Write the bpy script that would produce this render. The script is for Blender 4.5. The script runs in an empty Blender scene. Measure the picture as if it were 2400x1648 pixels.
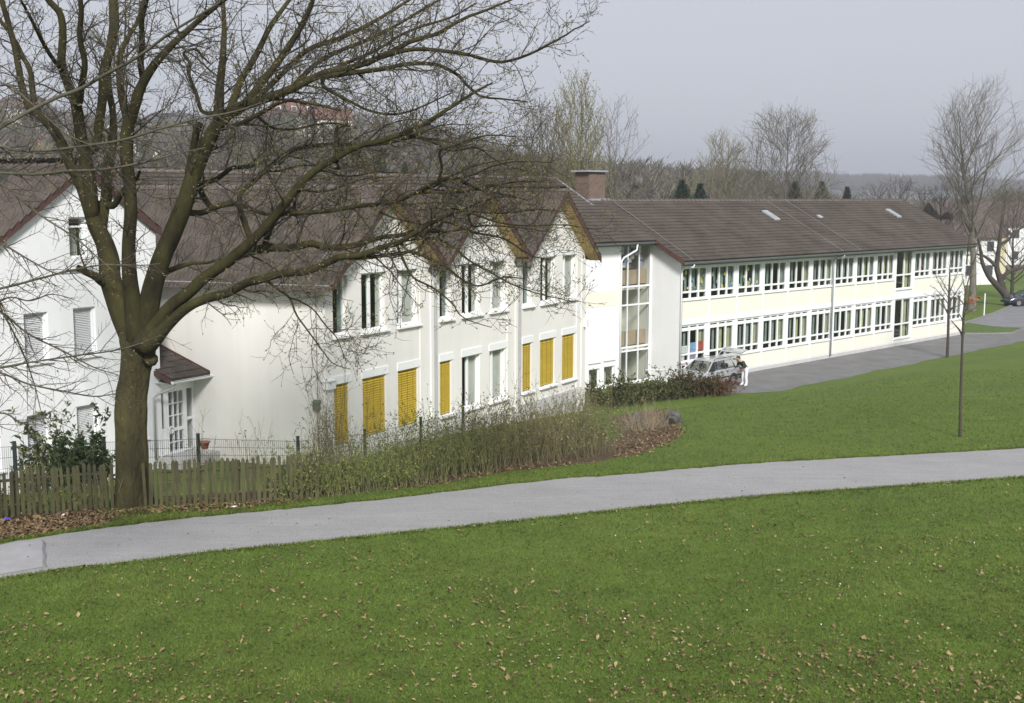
import bpy, math, random
import numpy as np
from mathutils import Vector, Matrix
random.seed(7)
rng = np.random.default_rng(7)
scene = bpy.context.scene
col = scene.collection
rad = math.radians

# ------------------------------------------------------------------ camera
EYE = np.array([0.0, 0.0, 9.8]); FPX = 2800.0; PITCH = rad(7.4); ROLL = rad(.16)
cf = np.array([0, math.cos(PITCH), -math.sin(PITCH)])
_u = np.array([0, math.sin(PITCH), math.cos(PITCH)]); _r = np.array([1., 0, 0])
cr = math.cos(ROLL)*_r + math.sin(ROLL)*_u
cu = -math.sin(ROLL)*_r + math.cos(ROLL)*_u
cam_data = bpy.data.cameras.new('camera'); cam = bpy.data.objects.new('camera', cam_data); col.objects.link(cam)
cam_data.sensor_width = 36.0; cam_data.lens = 36.0*FPX/2400.0; cam_data.clip_end = 6000; cam_data.clip_start = .1
M = Matrix(((cr[0], cu[0], -cf[0], EYE[0]), (cr[1], cu[1], -cf[1], EYE[1]), (cr[2], cu[2], -cf[2], EYE[2]), (0, 0, 0, 1)))
cam.matrix_world = M
scene.camera = cam

# ------------------------------------------------------------------ light
SUN_EL = rad(36); SX, SY = .16, -.98
world = bpy.data.worlds.new('World'); scene.world = world; world.use_nodes = True
wn = world.node_tree; wn.nodes.clear()
sky = wn.nodes.new('ShaderNodeTexSky'); sky.sky_type = 'NISHITA'; sky.sun_disc = False
sky.sun_elevation = SUN_EL; sky.sun_rotation = math.atan2(SX, SY)
sky.air_density = 1.0; sky.dust_density = 3.0; sky.ozone_density = 1.5; sky.altitude = 100
hs = wn.nodes.new('ShaderNodeHueSaturation'); hs.inputs['Saturation'].default_value = .35
veil = wn.nodes.new('ShaderNodeMix'); veil.data_type = 'RGBA'; veil.inputs[0].default_value = .8
veil.inputs[7].default_value = (4.5, 4.68, 5.25, 1)      # an even thin overcast over the whole dome
bg = wn.nodes.new('ShaderNodeBackground'); bg.inputs['Strength'].default_value = .10
wo = wn.nodes.new('ShaderNodeOutputWorld')
wn.links.new(sky.outputs[0], hs.inputs['Color']); wn.links.new(hs.outputs[0], veil.inputs[6])
wn.links.new(veil.outputs[2], bg.inputs[0]); wn.links.new(bg.outputs[0], wo.inputs[0])
sun_data = bpy.data.lights.new('sun', 'SUN'); sun = bpy.data.objects.new('sun', sun_data); col.objects.link(sun)
sun_data.energy = 3.4; sun_data.angle = rad(11); sun_data.color = (1, .97, .92)
_h = math.hypot(SX, SY)
to_sun = Vector((SX/_h*math.cos(SUN_EL), SY/_h*math.cos(SUN_EL), math.sin(SUN_EL)))
sun.rotation_euler = to_sun.to_track_quat('Z', 'Y').to_euler(); sun.location = (0, -10, 60)
vs = scene.view_settings; vs.view_transform = 'Standard'; vs.look = 'None'; vs.exposure = 0.47; vs.gamma = 1.0; vs.use_curve_mapping = False
scene.cycles.use_adaptive_sampling = True
scene.cycles.max_bounces = 8; scene.cycles.transparent_max_bounces = 16; scene.cycles.caustics_refractive = False; scene.cycles.caustics_reflective = False

# ------------------------------------------------------------------ pixel helpers (a pixel only gives a direction)
def ray(x, y):
    x = np.asarray(x, float); y = np.asarray(y, float)
    return cf + np.multiply.outer((x-1200)/FPX, cr) - np.multiply.outer((y-824)/FPX, cu)
def at_depth(x, y, Y):
    d = ray(x, y); return EYE + d*(Y/d[..., 1])[..., None] if d.ndim > 1 else EYE + d*(Y/d[1])
def az(a): a = rad(a); return np.array([math.sin(a), math.cos(a), 0.])
UP = np.array([0, 0, 1.])

class Frame:
    def __init__(self, O, es, en): self.O = np.array(O, float); self.s = np.array(es, float); self.n = np.array(en, float)
    def __call__(self, s, n, z): return self.O + self.s*s + self.n*n + UP*z

# ------------------------------------------------------------------ objects
def tag(o, label=None, cat=None, group=None, kind=None):
    if label: o['label'] = label
    if cat: o['category'] = cat
    if group: o['group'] = group
    if kind: o['kind'] = kind
    return o
def thing(name, label, cat, loc, group=None):
    o = bpy.data.objects.new(name, None); o.empty_display_size = .3; col.objects.link(o)
    o.location = tuple(loc)
    return tag(o, label, cat, group)
def place(me, name, parent=None, loc=None, mat4=None):
    o = bpy.data.objects.new(name, me); col.objects.link(o)
    if parent is not None:
        o.parent = parent
        base = parent
        while base.parent is not None: base = base.parent
        # meshes are built in world coordinates; only the root Empty (and copied tiles) carry transforms
        o.matrix_parent_inverse = world_mat(parent).inverted()
    if mat4 is not None: o.matrix_basis = mat4
    elif loc is not None: o.location = loc
    return o
def world_mat(o):
    m = o.matrix_basis.copy()
    if o.parent is not None: m = world_mat(o.parent) @ o.matrix_parent_inverse @ m
    return m

class MB:
    """collects faces for ONE mesh object, in world coordinates"""
    def __init__(self): self.v = []; self.f = []; self.mi = []; self.cur = 0; self.sm = []; self.smooth = False
    def add(self, verts, faces):
        b = len(self.v); self.v.extend([tuple(map(float, p)) for p in verts])
        for f in faces:
            self.f.append(tuple(b+i for i in f)); self.mi.append(self.cur); self.sm.append(self.smooth)
    def quad(self, a, b, c, d): self.add([a, b, c, d], [(0, 1, 2, 3)])
    def poly(self, pts): self.add(pts, [tuple(range(len(pts)))])
    def hexa(self, p): # 8 pts: bottom 4, top 4
        self.add(p, [(3, 2, 1, 0), (4, 5, 6, 7), (0, 1, 5, 4), (1, 2, 6, 5), (2, 3, 7, 6), (3, 0, 4, 7)])
    def box(self, F, s0, s1, n0, n1, z0, z1):
        self.hexa([F(s0, n0, z0), F(s1, n0, z0), F(s1, n1, z0), F(s0, n1, z0), F(s0, n0, z1), F(s1, n0, z1), F(s1, n1, z1), F(s0, n1, z1)])
        return self
    def prism(self, pts, ext):
        """polygon pts extruded by vector ext"""
        n = len(pts); ext = np.array(ext); q = [np.array(p)+ext for p in pts]
        self.add(list(pts)+q, [tuple(range(n))[::-1], tuple(range(n, 2*n))] + [(i, (i+1) % n, n+(i+1) % n, n+i) for i in range(n)])
        return self
    def tube(self, pts, r, sides=6, caps=True):
        pts = [np.array(p, float) for p in pts]; n = len(pts)
        rs = r if hasattr(r, '__len__') else [r]*n
        d = pts[-1]-pts[0]; ref = np.array([0, 0, 1.]) if abs(d[2]) < .7*np.linalg.norm(d)+1e-9 else np.array([1., .2, 0])
        V = []
        for i in range(n):
            t = pts[min(i+1, n-1)]-pts[max(i-1, 0)]; t = t/(np.linalg.norm(t)+1e-12)
            a = np.cross(t, ref); a /= (np.linalg.norm(a)+1e-12); b = np.cross(t, a)
            for k in range(sides):
                an = 2*math.pi*k/sides; V.append(pts[i]+rs[i]*(math.cos(an)*a+math.sin(an)*b))
        F = []
        for i in range(n-1):
            for k in range(sides):
                k2 = (k+1) % sides; F.append((i*sides+k, i*sides+k2, (i+1)*sides+k2, (i+1)*sides+k))
        if caps: F += [tuple(range(sides))[::-1], tuple(range((n-1)*sides, n*sides))]
        self.add(V, F); return self
    def mesh(self, name, mats):
        me = bpy.data.meshes.new(name); me.from_pydata(self.v, [], self.f)
        for m in (mats if isinstance(mats, (list, tuple)) else [mats]): me.materials.append(m)
        me.polygons.foreach_set('material_index', self.mi); me.polygons.foreach_set('use_smooth', self.sm); me.update()
        return me
    def build(self, name, mats, parent=None, label=None, kind=None):
        o = place(self.mesh(name, mats), name, parent); return tag(o, label, None, None, kind)

def np_mesh(name, V, F, mats, mi=None, smooth=False, attr=None):
    """V (n,3), F (m,k) arrays of same-size faces"""
    me = bpy.data.meshes.new(name); n, k = F.shape
    me.vertices.add(len(V)); me.vertices.foreach_set('co', np.asarray(V, np.float32).ravel())
    me.loops.add(n*k); me.loops.foreach_set('vertex_index', F.astype(np.int32).ravel())
    me.polygons.add(n); me.polygons.foreach_set('loop_start', np.arange(0, n*k, k, dtype=np.int32))
    if smooth: me.polygons.foreach_set('use_smooth', np.ones(n, bool))
    for m in (mats if isinstance(mats, (list, tuple)) else [mats]): me.materials.append(m)
    if mi is not None: me.polygons.foreach_set('material_index', mi.astype(np.int32))
    if attr:
        for an, arr in attr.items():
            a = me.attributes.new(an, 'FLOAT', 'POINT'); a.data.foreach_set('value', np.asarray(arr, np.float32))
    me.update(calc_edges=True); me.validate()
    return me

# ------------------------------------------------------------------ materials
def mat(name, c, rough=.7, var=.12, scale=3.0, c2=None, bump=0.0, bscale=40.0, metal=0.0, spec=.5, detail=4, stretch=None, objvar=0.0, coat=0.0, streak=0.0):
    m = bpy.data.materials.new(name); m.use_nodes = True; nt = m.node_tree; b = nt.nodes['Principled BSDF']
    b.inputs['Roughness'].default_value = rough; b.inputs['Metallic'].default_value = metal; b.inputs['Specular IOR Level'].default_value = spec
    if coat: b.inputs['Coat Weight'].default_value = coat; b.inputs['Coat Roughness'].default_value = .08
    g = nt.nodes.new('ShaderNodeNewGeometry')
    vec = g.outputs['Position']
    if stretch:
        mp = nt.nodes.new('ShaderNodeMapping'); mp.inputs['Scale'].default_value = stretch; nt.links.new(vec, mp.inputs[0]); vec = mp.outputs[0]
    no = nt.nodes.new('ShaderNodeTexNoise'); no.inputs['Scale'].default_value = scale; no.inputs['Detail'].default_value = detail; no.inputs['Roughness'].default_value = .62
    nt.links.new(vec, no.inputs['Vector'])
    rp = nt.nodes.new('ShaderNodeValToRGB'); rp.color_ramp.elements[0].position = .3; rp.color_ramp.elements[1].position = .7
    c2 = c2 or tuple(min(1, x*(1+var)) for x in c); lo = tuple(x*(1-var) for x in c)
    rp.color_ramp.elements[0].color = (*lo, 1); rp.color_ramp.elements[1].color = (*c2, 1)
    nt.links.new(no.outputs[0], rp.inputs[0]); out = rp.outputs[0]
    if objvar:
        oi = nt.nodes.new('ShaderNodeObjectInfo'); mr = nt.nodes.new('ShaderNodeMapRange'); mr.inputs[3].default_value = 1-objvar; mr.inputs[4].default_value = 1+objvar
        nt.links.new(oi.outputs['Random'], mr.inputs[0]); h = nt.nodes.new('ShaderNodeHueSaturation'); nt.links.new(mr.outputs[0], h.inputs['Value']); nt.links.new(out, h.inputs['Color']); out = h.outputs[0]
    if streak:   # rain streaks and grime: long vertical noise times a broad patchy one
        mp2 = nt.nodes.new('ShaderNodeMapping'); mp2.inputs['Scale'].default_value = (3.2, 3.2, .18); nt.links.new(g.outputs['Position'], mp2.inputs[0])
        n3 = nt.nodes.new('ShaderNodeTexNoise'); n3.inputs['Scale'].default_value = 1; n3.inputs['Detail'].default_value = 5; nt.links.new(mp2.outputs[0], n3.inputs['Vector'])
        m3 = nt.nodes.new('ShaderNodeMapRange'); m3.inputs[1].default_value = .45; m3.inputs[2].default_value = .75; m3.inputs[3].default_value = 1; m3.inputs[4].default_value = 1-streak; nt.links.new(n3.outputs[0], m3.inputs[0])
        x3 = nt.nodes.new('ShaderNodeMix'); x3.data_type = 'RGBA'; x3.blend_type = 'MULTIPLY'; x3.inputs[0].default_value = 1; nt.links.new(out, x3.inputs[6]); nt.links.new(m3.outputs[0], x3.inputs[7]); out = x3.outputs[2]
    nt.links.new(out, b.inputs['Base Color'])
    if bump:
        n2 = nt.nodes.new('ShaderNodeTexNoise'); n2.inputs['Scale'].default_value = bscale; n2.inputs['Detail'].default_value = 3; nt.links.new(vec, n2.inputs['Vector'])
        bp = nt.nodes.new('ShaderNodeBump'); bp.inputs['Strength'].default_value = bump; bp.inputs['Distance'].default_value = .02
        nt.links.new(n2.outputs[0], bp.inputs['Height']); nt.links.new(bp.outputs[0], b.inputs['Normal'])
    return m
def leafmat(name, c, var=.35, scale=2.5, trans=.25, c2=None):
    m = mat(name, c, .65, var, scale, c2=c2, spec=.25); nt = m.node_tree; b = nt.nodes['Principled BSDF']; o = nt.nodes['Material Output']
    t = nt.nodes.new('ShaderNodeBsdfTranslucent'); mx = nt.nodes.new('ShaderNodeMixShader'); mx.inputs[0].default_value = trans
    nt.links.new(b.inputs['Base Color'].links[0].from_socket, t.inputs[0]); nt.links.new(b.outputs[0], mx.inputs[1]); nt.links.new(t.outputs[0], mx.inputs[2]); nt.links.new(mx.outputs[0], o.inputs[0])
    return m
def glassmat(name, tint=(.82, .86, .85), ior=1.5):
    m = bpy.data.materials.new(name); m.use_nodes = True; nt = m.node_tree; nt.nodes.clear()
    t = nt.nodes.new('ShaderNodeBsdfTransparent'); t.inputs[0].default_value = (*tint, 1)
    g = nt.nodes.new('ShaderNodeBsdfGlossy'); g.inputs['Roughness'].default_value = .015
    lw = nt.nodes.new('ShaderNodeLayerWeight'); pw = nt.nodes.new('ShaderNodeMath'); pw.operation = 'POWER'; pw.inputs[1].default_value = 5.0; nt.links.new(lw.outputs['Facing'], pw.inputs[0])
    fr = nt.nodes.new('ShaderNodeMath'); fr.operation = 'MULTIPLY_ADD'; fr.inputs[1].default_value = .92; fr.inputs[2].default_value = ((ior-1)/(ior+1))**2*1.6; nt.links.new(pw.outputs[0], fr.inputs[0])   # Schlick, both faces of a pane
    mx = nt.nodes.new('ShaderNodeMixShader'); o = nt.nodes.new('ShaderNodeOutputMaterial')
    nt.links.new(fr.outputs[0], mx.inputs[0]); nt.links.new(t.outputs[0], mx.inputs[1]); nt.links.new(g.outputs[0], mx.inputs[2]); nt.links.new(mx.outputs[0], o.inputs[0])
    return m
W = {
 'house': mat('house_render', (.83, .84, .86), .85, .025, .8, bump=.12, bscale=60, streak=.05),
 'cream': mat('gabled_render', (.775, .76, .73), .88, .035, .5, bump=.15, bscale=60, streak=.05),
 'white': mat('wing_render', (.83, .835, .845), .85, .02, .7, bump=.1, bscale=60, streak=.04),
 'frame': mat('white_frame', (.84, .85, .86), .4, .02, 2),
 'panel': mat('yellow_panel', (.80, .79, .70), .55, .02, .6),
 'band': mat('band_yellow', (.81, .79, .68), .7, .02, .6),
 'plinth': mat('plinth_grey', (.50, .50, .50), .85, .1, 1.5),
 'glass': glassmat('window_glass'),
 'tile': mat('roof_tile', (.066, .053, .043), .85, .3, 1.6, bump=.25, bscale=50, objvar=.16),
 'tile2': mat('roof_tile_wing', (.065, .052, .042), .85, .3, .7, bump=.25, bscale=50),
 'ridge': mat('ridge_tile', (.13, .105, .095), .75, .25, 2),
 'barge': mat('barge_brown', (.085, .04, .034), .6, .2, 3),
 'soffit': mat('soffit_wood', (.55, .38, .17), .6, .25, 2.5, objvar=.12),
 'wood': mat('eave_wood', (.42, .25, .13), .6, .25, 3),
 'rafter': mat('rafter_brown', (.10, .05, .035), .6, .2, 3),
 'zinc': mat('zinc_gutter', (.16, .185, .18), .5, .15, 2, metal=.2),
 'zincl': mat('zinc_light', (.45, .47, .49), .45, .1, 2, metal=.3),
 'lead': mat('lead_flashing', (.34, .36, .40), .5, .15, 2, metal=.2),
 'blind': mat('yellow_blind', (.53, .385, .035), .55, .08, 3, objvar=.05),
 'shutter': mat('grey_shutter', (.60, .61, .63), .5, .03, 2),
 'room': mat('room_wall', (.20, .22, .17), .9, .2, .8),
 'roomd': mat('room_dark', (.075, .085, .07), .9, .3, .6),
 'curtain': mat('curtain_grey', (.52, .51, .47), .9, .1, 3),
 'curtaing': mat('curtain_olive', (.42, .42, .24), .9, .2, 3),
 'curtaint': mat('curtain_teal', (.25, .30, .28), .9, .2, 3),
 'lamp': mat('box_white', (.78, .79, .80), .5, .02, 2),
 'green': mat('box_green', (.10, .14, .11), .5, .1, 2),
 'wire': mat('conductor_wire', (.24, .24, .24), .5, .1, 2, metal=.5),
 'stairwall': mat('stair_wall', (.70, .67, .58), .9, .06, .7),
 'stairwood': mat('stair_wood', (.42, .31, .20), .6, .15, 2),
 'brick': None,
}
def brickmat():
    m = bpy.data.materials.new('chimney_brick'); m.use_nodes = True; nt = m.node_tree; b = nt.nodes['Principled BSDF']; b.inputs['Roughness'].default_value = .9
    g = nt.nodes.new('ShaderNodeNewGeometry'); mp = nt.nodes.new('ShaderNodeMapping'); mp.inputs['Rotation'].default_value = (rad(90), 0, rad(45)); nt.links.new(g.outputs['Position'], mp.inputs[0])
    br = nt.nodes.new('ShaderNodeTexBrick'); br.inputs['Scale'].default_value = 1; br.inputs['Brick Width'].default_value = .25; br.inputs['Row Height'].default_value = .075; br.inputs['Mortar Size'].default_value = .008
    br.inputs['Color1'].default_value = (.085, .047, .036, 1); br.inputs['Color2'].default_value = (.15, .088, .058, 1); br.inputs['Mortar'].default_value = (.25, .22, .185, 1)
    nt.links.new(mp.outputs[0], br.inputs[0]); nt.links.new(br.outputs[0], b.inputs['Base Color']); return m
W['brick'] = brickmat()
# ------------------------------------------------------------------ building frames (metres, z = 0 on the yard asphalt)
dA = az(29.5); dC = az(-70.5); dB = az(45)
nB = np.array([math.cos(rad(45)), -math.sin(rad(45)), 0])
FB = Frame((8.74, 62.0, 0), dB, nB)              # long classroom wing
FA = Frame((-5.81, 36.63, 0), dA, -dC)           # gabled wing
nA = np.array([math.cos(rad(29.5)), -math.sin(rad(29.5)), 0])
FH = Frame((-11.02, 36.89, 0), dA, -dC)          # left house
LAWN_N = 4.8                                     # width of the asphalt in front of the classroom wing

# ------------------------------------------------------------------ terrain
CP = [(0, -12, 9), (0, -3, 8.0), (0, 3, 6.0), (0, 8, 4.5), (-14, 3, 6), (14, 3, 6), (-20, -10, 9), (20, -10, 9), (-30, 5, 5.5), (40, 5, 5.5)]
CP += [(x, 13.5, 3.7) for x in (-18, -8, 0, 8, 18, 30)] + [(x, 19+.25*x, 3.38) for x in (-18, -9, 0, 10, 20, 32)]
CP += [(-16, 20, 3.25), (-9, 22, 3.28), (0, 25, 3.25), (12.4, 29.3, 3.2), (24, 33.5, 3.1), (36, 38, 3.0)]
CP += [(-22, 24, 2.95), (-14, 25.2, 3.0), (-8, 26.2, 3.02), (-4, 27.6, 3.0), (0, 30.2, 2.95), (4, 34, 2.75), (7, 41, 2.2)]
CP += [(-22, 30, 2.2), (-12, 29.6, 2.45), (-7, 30.2, 2.45), (-3, 31.6, 2.45), (0, 34.5, 2.35), (3.5, 40, 2.1)]
CP += [(-22, 34, 1.5), (-16, 33.5, 1.55), (-10, 36, 1.45), (-5, 37.5, 1.4), (0, 45.5, 1.15), (3.6, 52, .75), (-30, 40, 1.3)]
CP += [(12, 35, 2.95), (20, 36.5, 2.9), (32, 42, 2.75), (10, 43.5, 2.35), (16, 45, 2.36), (24, 47.5, 2.36), (34, 52, 2.3), (44, 58, 2.1), (13, 46.6, 1.85), (18.5, 48.4, 1.82), (26.5, 51, 1.80), (36, 55.5, 1.7)]
CP += [(11.4, 51, 1.1), (20, 58, .95), (32, 69, .7), (48, 86, .4)]
CP = np.array(CP, float)
def _k(r2): return np.where(r2 > 1e-9, .5*r2*np.log(np.maximum(r2, 1e-9)), 0)
_n = len(CP); _A = np.zeros((_n+3, _n+3)); _d2 = ((CP[:, None, :2]-CP[None, :, :2])**2).sum(-1)
_A[:_n, :_n] = _k(_d2)+np.eye(_n)*.25; _A[:_n, _n] = 1; _A[:_n, _n+1:] = CP[:, :2]; _A[_n, :_n] = 1; _A[_n+1:, :_n] = CP[:, :2].T
_w = np.linalg.solve(_A, np.concatenate([CP[:, 2], np.zeros(3)]))
def sstep(a, b, x): t = np.clip((x-a)/(b-a), 0, 1); return t*t*(3-2*t)
def hgt_exact(x, y):
    x = np.asarray(x, float); y = np.asarray(y, float); sh = x.shape; x = x.ravel(); y = y.ravel()
    z = np.empty(len(x))
    for i in range(0, len(x), 40000):
        a, b = x[i:i+40000], y[i:i+40000]
        z[i:i+40000] = _k((a[:, None]-CP[:, 0])**2+(b[:, None]-CP[:, 1])**2)@_w[:_n]+_w[_n]+_w[_n+1]*a+_w[_n+2]*b
    m = (x-FB.O[0])*nB[0]+(y-FB.O[1])*nB[1]; s = (x-FB.O[0])*dB[0]+(y-FB.O[1])*dB[1]
    z = z*sstep(LAWN_N-.3, LAWN_N+5.0, m)*1.0 + (1-sstep(LAWN_N-.3, LAWN_N+5.0, m))*np.where(s < -3, np.clip(1.3*sstep(-3, -26, s), 0, 9), 0)
    far = sstep(45, 75, np.abs(x-5)) ; z = z*(1-far)+np.clip(z, 0, 4)*far
    z = np.where(y > 40, np.clip(z, 0, 4), np.clip(z, -1, 9))
    z = z*(1-sstep(90, 120, y))
    return z.reshape(sh)
_gx = np.arange(-60, 95.01, .5); _gy = np.arange(-14, 132.01, .5); _GX, _GY = np.meshgrid(_gx, _gy); _GZ = hgt_exact(_GX, _GY)
def hgt(x, y):
    """terrain height, read from a half-metre grid"""
    x = np.asarray(x, float); y = np.asarray(y, float)
    fx = np.clip((x+60)/.5, 0, len(_gx)-1.001); fy = np.clip((y+14)/.5, 0, len(_gy)-1.001); i = fx.astype(int); j = fy.astype(int); a = fx-i; b = fy-j
    return (_GZ[j, i]*(1-a)+_GZ[j, i+1]*a)*(1-b)+(_GZ[j+1, i]*(1-a)+_GZ[j+1, i+1]*a)*b
def h1(x, y): return float(hgt(np.array([x]), np.array([y]))[0])
def ground_at(px, py):
    """follow the pixel's ray until it meets the terrain"""
    px = np.atleast_1d(np.asarray(px, float)); py = np.atleast_1d(np.asarray(py, float))
    d = ray(px, py); lo = np.full(len(px), 6.0); hi = np.full(len(px), 6.0); done = np.zeros(len(px), bool)
    t = 6.0
    while t < 400:
        t2 = t*1.03; p = EYE+d*t2; under = p[:, 2] < hgt(p[:, 0], p[:, 1]); new = under & ~done
        lo[new] = t; hi[new] = t2; done |= new; t = t2
        if done.all(): break
    for _ in range(18):
        mid = (lo+hi)/2; p = EYE+d*mid[:, None]; u = p[:, 2] < hgt(p[:, 0], p[:, 1]); hi = np.where(u, mid, hi); lo = np.where(u, lo, mid)
    p = EYE+d*hi[:, None]; p[~done] = np.nan
    return p
def gp(px, py): return ground_at(px, py)[0]

# path polyline edges (top = far edge, low = near edge) from the photograph, dropped onto the terrain
PT = [(-500, 1395), (-200, 1322), (0, 1273), (140, 1250), (300, 1229), (480, 1209), (700, 1189), (900, 1169), (1200, 1133), (1500, 1108), (1800, 1083), (2100, 1067), (2400, 1050), (2700, 1036), (3000, 1024)]
PL = [(-500, 1425), (-200, 1387), (0, 1357), (140, 1336), (300, 1319), (480, 1296), (700, 1274), (900, 1253), (1200, 1222), (1500, 1190), (1800, 1161), (2100, 1140), (2400, 1118), (2700, 1098), (3000, 1082)]
_pt = ground_at([p[0] for p in PT], [p[1] for p in PT]); _pl = ground_at([p[0] for p in PL], [p[1] for p in PL])
def resample(P, n):
    d = np.r_[0, np.cumsum(np.linalg.norm(np.diff(P[:, :2], axis=0), axis=1))]; u = np.linspace(0, d[-1], n)
    return np.stack([np.interp(u, d, P[:, i]) for i in range(P.shape[1])], 1)
PTs = resample(_pt, 220); PLs = resample(_pl, 220)
def path_y(x):  # far edge, near edge as functions of world x
    return np.interp(x, PTs[:, 0], PTs[:, 1]), np.interp(x, PLs[:, 0], PLs[:, 1])
# hedge / leaf-litter margin (edge of the mown grass left of the lawn)
HE = [(-300, 1330), (0, 1262), (130, 1245), (300, 1215), (420, 1200), (560, 1190), (760, 1165), (1000, 1140), (1200, 1105), (1400, 1085), (1500, 1065), (1590, 1030), (1610, 1005), (1560, 970), (1590, 945), (1650, 933), (1720, 928), (1765, 926)]
_he = ground_at([p[0] for p in HE], [p[1] for p in HE])
HEs = resample(_he, 160)
def bed_dist(x, y):
    """signed distance: > 0 on the hedge side of the margin"""
    x = np.asarray(x); y = np.asarray(y)
    P = HEs[:, :2]; d2 = (x[:, None]-P[:, 0])**2+(y[:, None]-P[:, 1])**2; i = np.clip(d2.argmin(1), 0, len(P)-2)
    t = P[i+1]-P[i]; s = t[:, 0]*(y-P[i, 1])-t[:, 1]*(x-P[i, 0])
    return np.sqrt(d2.min(1))*np.sign(s)

def lawn_material():
    m = bpy.data.materials.new('lawn_and_soil'); m.use_nodes = True; nt = m.node_tree; b = nt.nodes['Principled BSDF']; b.inputs['Roughness'].default_value = .9; b.inputs['Specular IOR Level'].default_value = .2
    g = nt.nodes.new('ShaderNodeNewGeometry')
    def noise(sc, de=5, ro=.6):
        n = nt.nodes.new('ShaderNodeTexNoise'); n.inputs['Scale'].default_value = sc; n.inputs['Detail'].default_value = de; n.inputs['Roughness'].default_value = ro; nt.links.new(g.outputs['Position'], n.inputs['Vector']); return n.outputs[0]
    def ramp(i, a, ca, c, cc):
        r = nt.nodes.new('ShaderNodeValToRGB'); r.color_ramp.elements[0].position = a; r.color_ramp.elements[1].position = c; r.color_ramp.elements[0].color = (*ca, 1); r.color_ramp.elements[1].color = (*cc, 1); nt.links.new(i, r.inputs[0]); return r.outputs[0]
    def mix(f, a, c, t='MIX'):
        x = nt.nodes.new('ShaderNodeMix'); x.data_type = 'RGBA'; x.blend_type = t
        if isinstance(f, float): x.inputs[0].default_value = f
        else: nt.links.new(f, x.inputs[0])
        nt.links.new(a, x.inputs[6]); nt.links.new(c, x.inputs[7]); return x.outputs[2]
    big = ramp(noise(.22, 6, .7), .35, (.076, .124, .022), .65, (.124, .180, .030))
    fine = ramp(noise(7, 6, .75), .3, (.060, .096, .017), .72, (.145, .202, .040))
    grass = mix(.55, big, fine)
    yel = ramp(noise(.9, 5, .7), .52, (0, 0, 0), .75, (1, 1, 1)); straw = ramp(noise(11, 4), .3, (.12, .15, .02), .7, (.21, .23, .05)); grass = mix(yel, grass, mix(.5, grass, straw))
    bare = ramp(noise(3.2, 5, .75), .56, (0, 0, 0), .76, (1, 1, 1))
    brown = ramp(noise(9, 5), .3, (.055, .04, .022), .7, (.15, .105, .065))
    grass = mix(bare, grass, mix(.45, grass, brown))
    at = nt.nodes.new('ShaderNodeAttribute'); at.attribute_name = 'soil'
    ns = nt.nodes.new('ShaderNodeMath'); ns.operation = 'MULTIPLY_ADD'; ns.inputs[1].default_value = .7; nt.links.new(noise(1.6, 5), ns.inputs[0]); nt.links.new(at.outputs['Fac'], ns.inputs[2])
    msk = ramp(ns.outputs[0], .75, (0, 0, 0), .95, (1, 1, 1))
    c = mix(msk, grass, brown)
    nt.links.new(c, b.inputs['Base Color'])
    bp = nt.nodes.new('ShaderNodeBump'); bp.inputs['Strength'].default_value = .7; bp.inputs['Distance'].default_value = .06; nt.links.new(noise(14, 5, .7), bp.inputs['Height']); nt.links.new(bp.outputs[0], b.inputs['Normal'])
    return m
def axis(lo, hi, step, out):
    a = list(np.arange(lo, hi+.01, step)); s = step
    while a[-1] < out: s *= 1.35; a.append(a[-1]+s)
    s = step
    while a[0] > -out: s *= 1.35; a.insert(0, a[0]-s)
    return np.array(a)
gx = axis(-30, 48, .4, 2500); gy = axis(-6, 100, .4, 2500)
X, Y = np.meshgrid(gx, gy); Z = hgt(X, Y)
yt, yl = path_y(X); inp = (Y < yt) & (Y > yl) & (np.abs(X) < 40); Z = Z-.03*inp
bd = bed_dist(X.ravel(), Y.ravel()); near = (np.abs(X.ravel()) < 40) & (Y.ravel() < 70)
_m = (X.ravel()-FB.O[0])*nB[0]+(Y.ravel()-FB.O[1])*nB[1]; lit = sstep(-.3, .5, bd)*near*sstep(13.5, 10.5, X.ravel())*sstep(4.0, 5.0, _m)*(.25+.75*sstep(2.6, 1.1, bd))
# a grassy verge between the fence foot and the path right of the tree
V = np.stack([X.ravel(), Y.ravel(), Z.ravel()], 1); nx, ny = len(gx), len(gy)
idx = np.arange(nx*ny).reshape(ny, nx); F = np.stack([idx[:-1, :-1], idx[:-1, 1:], idx[1:, 1:], idx[1:, :-1]], -1).reshape(-1, 4)
tag(place(np_mesh('ground', V, F, lawn_material(), smooth=True, attr={'soil': lit}), 'ground'), kind='structure')

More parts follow.
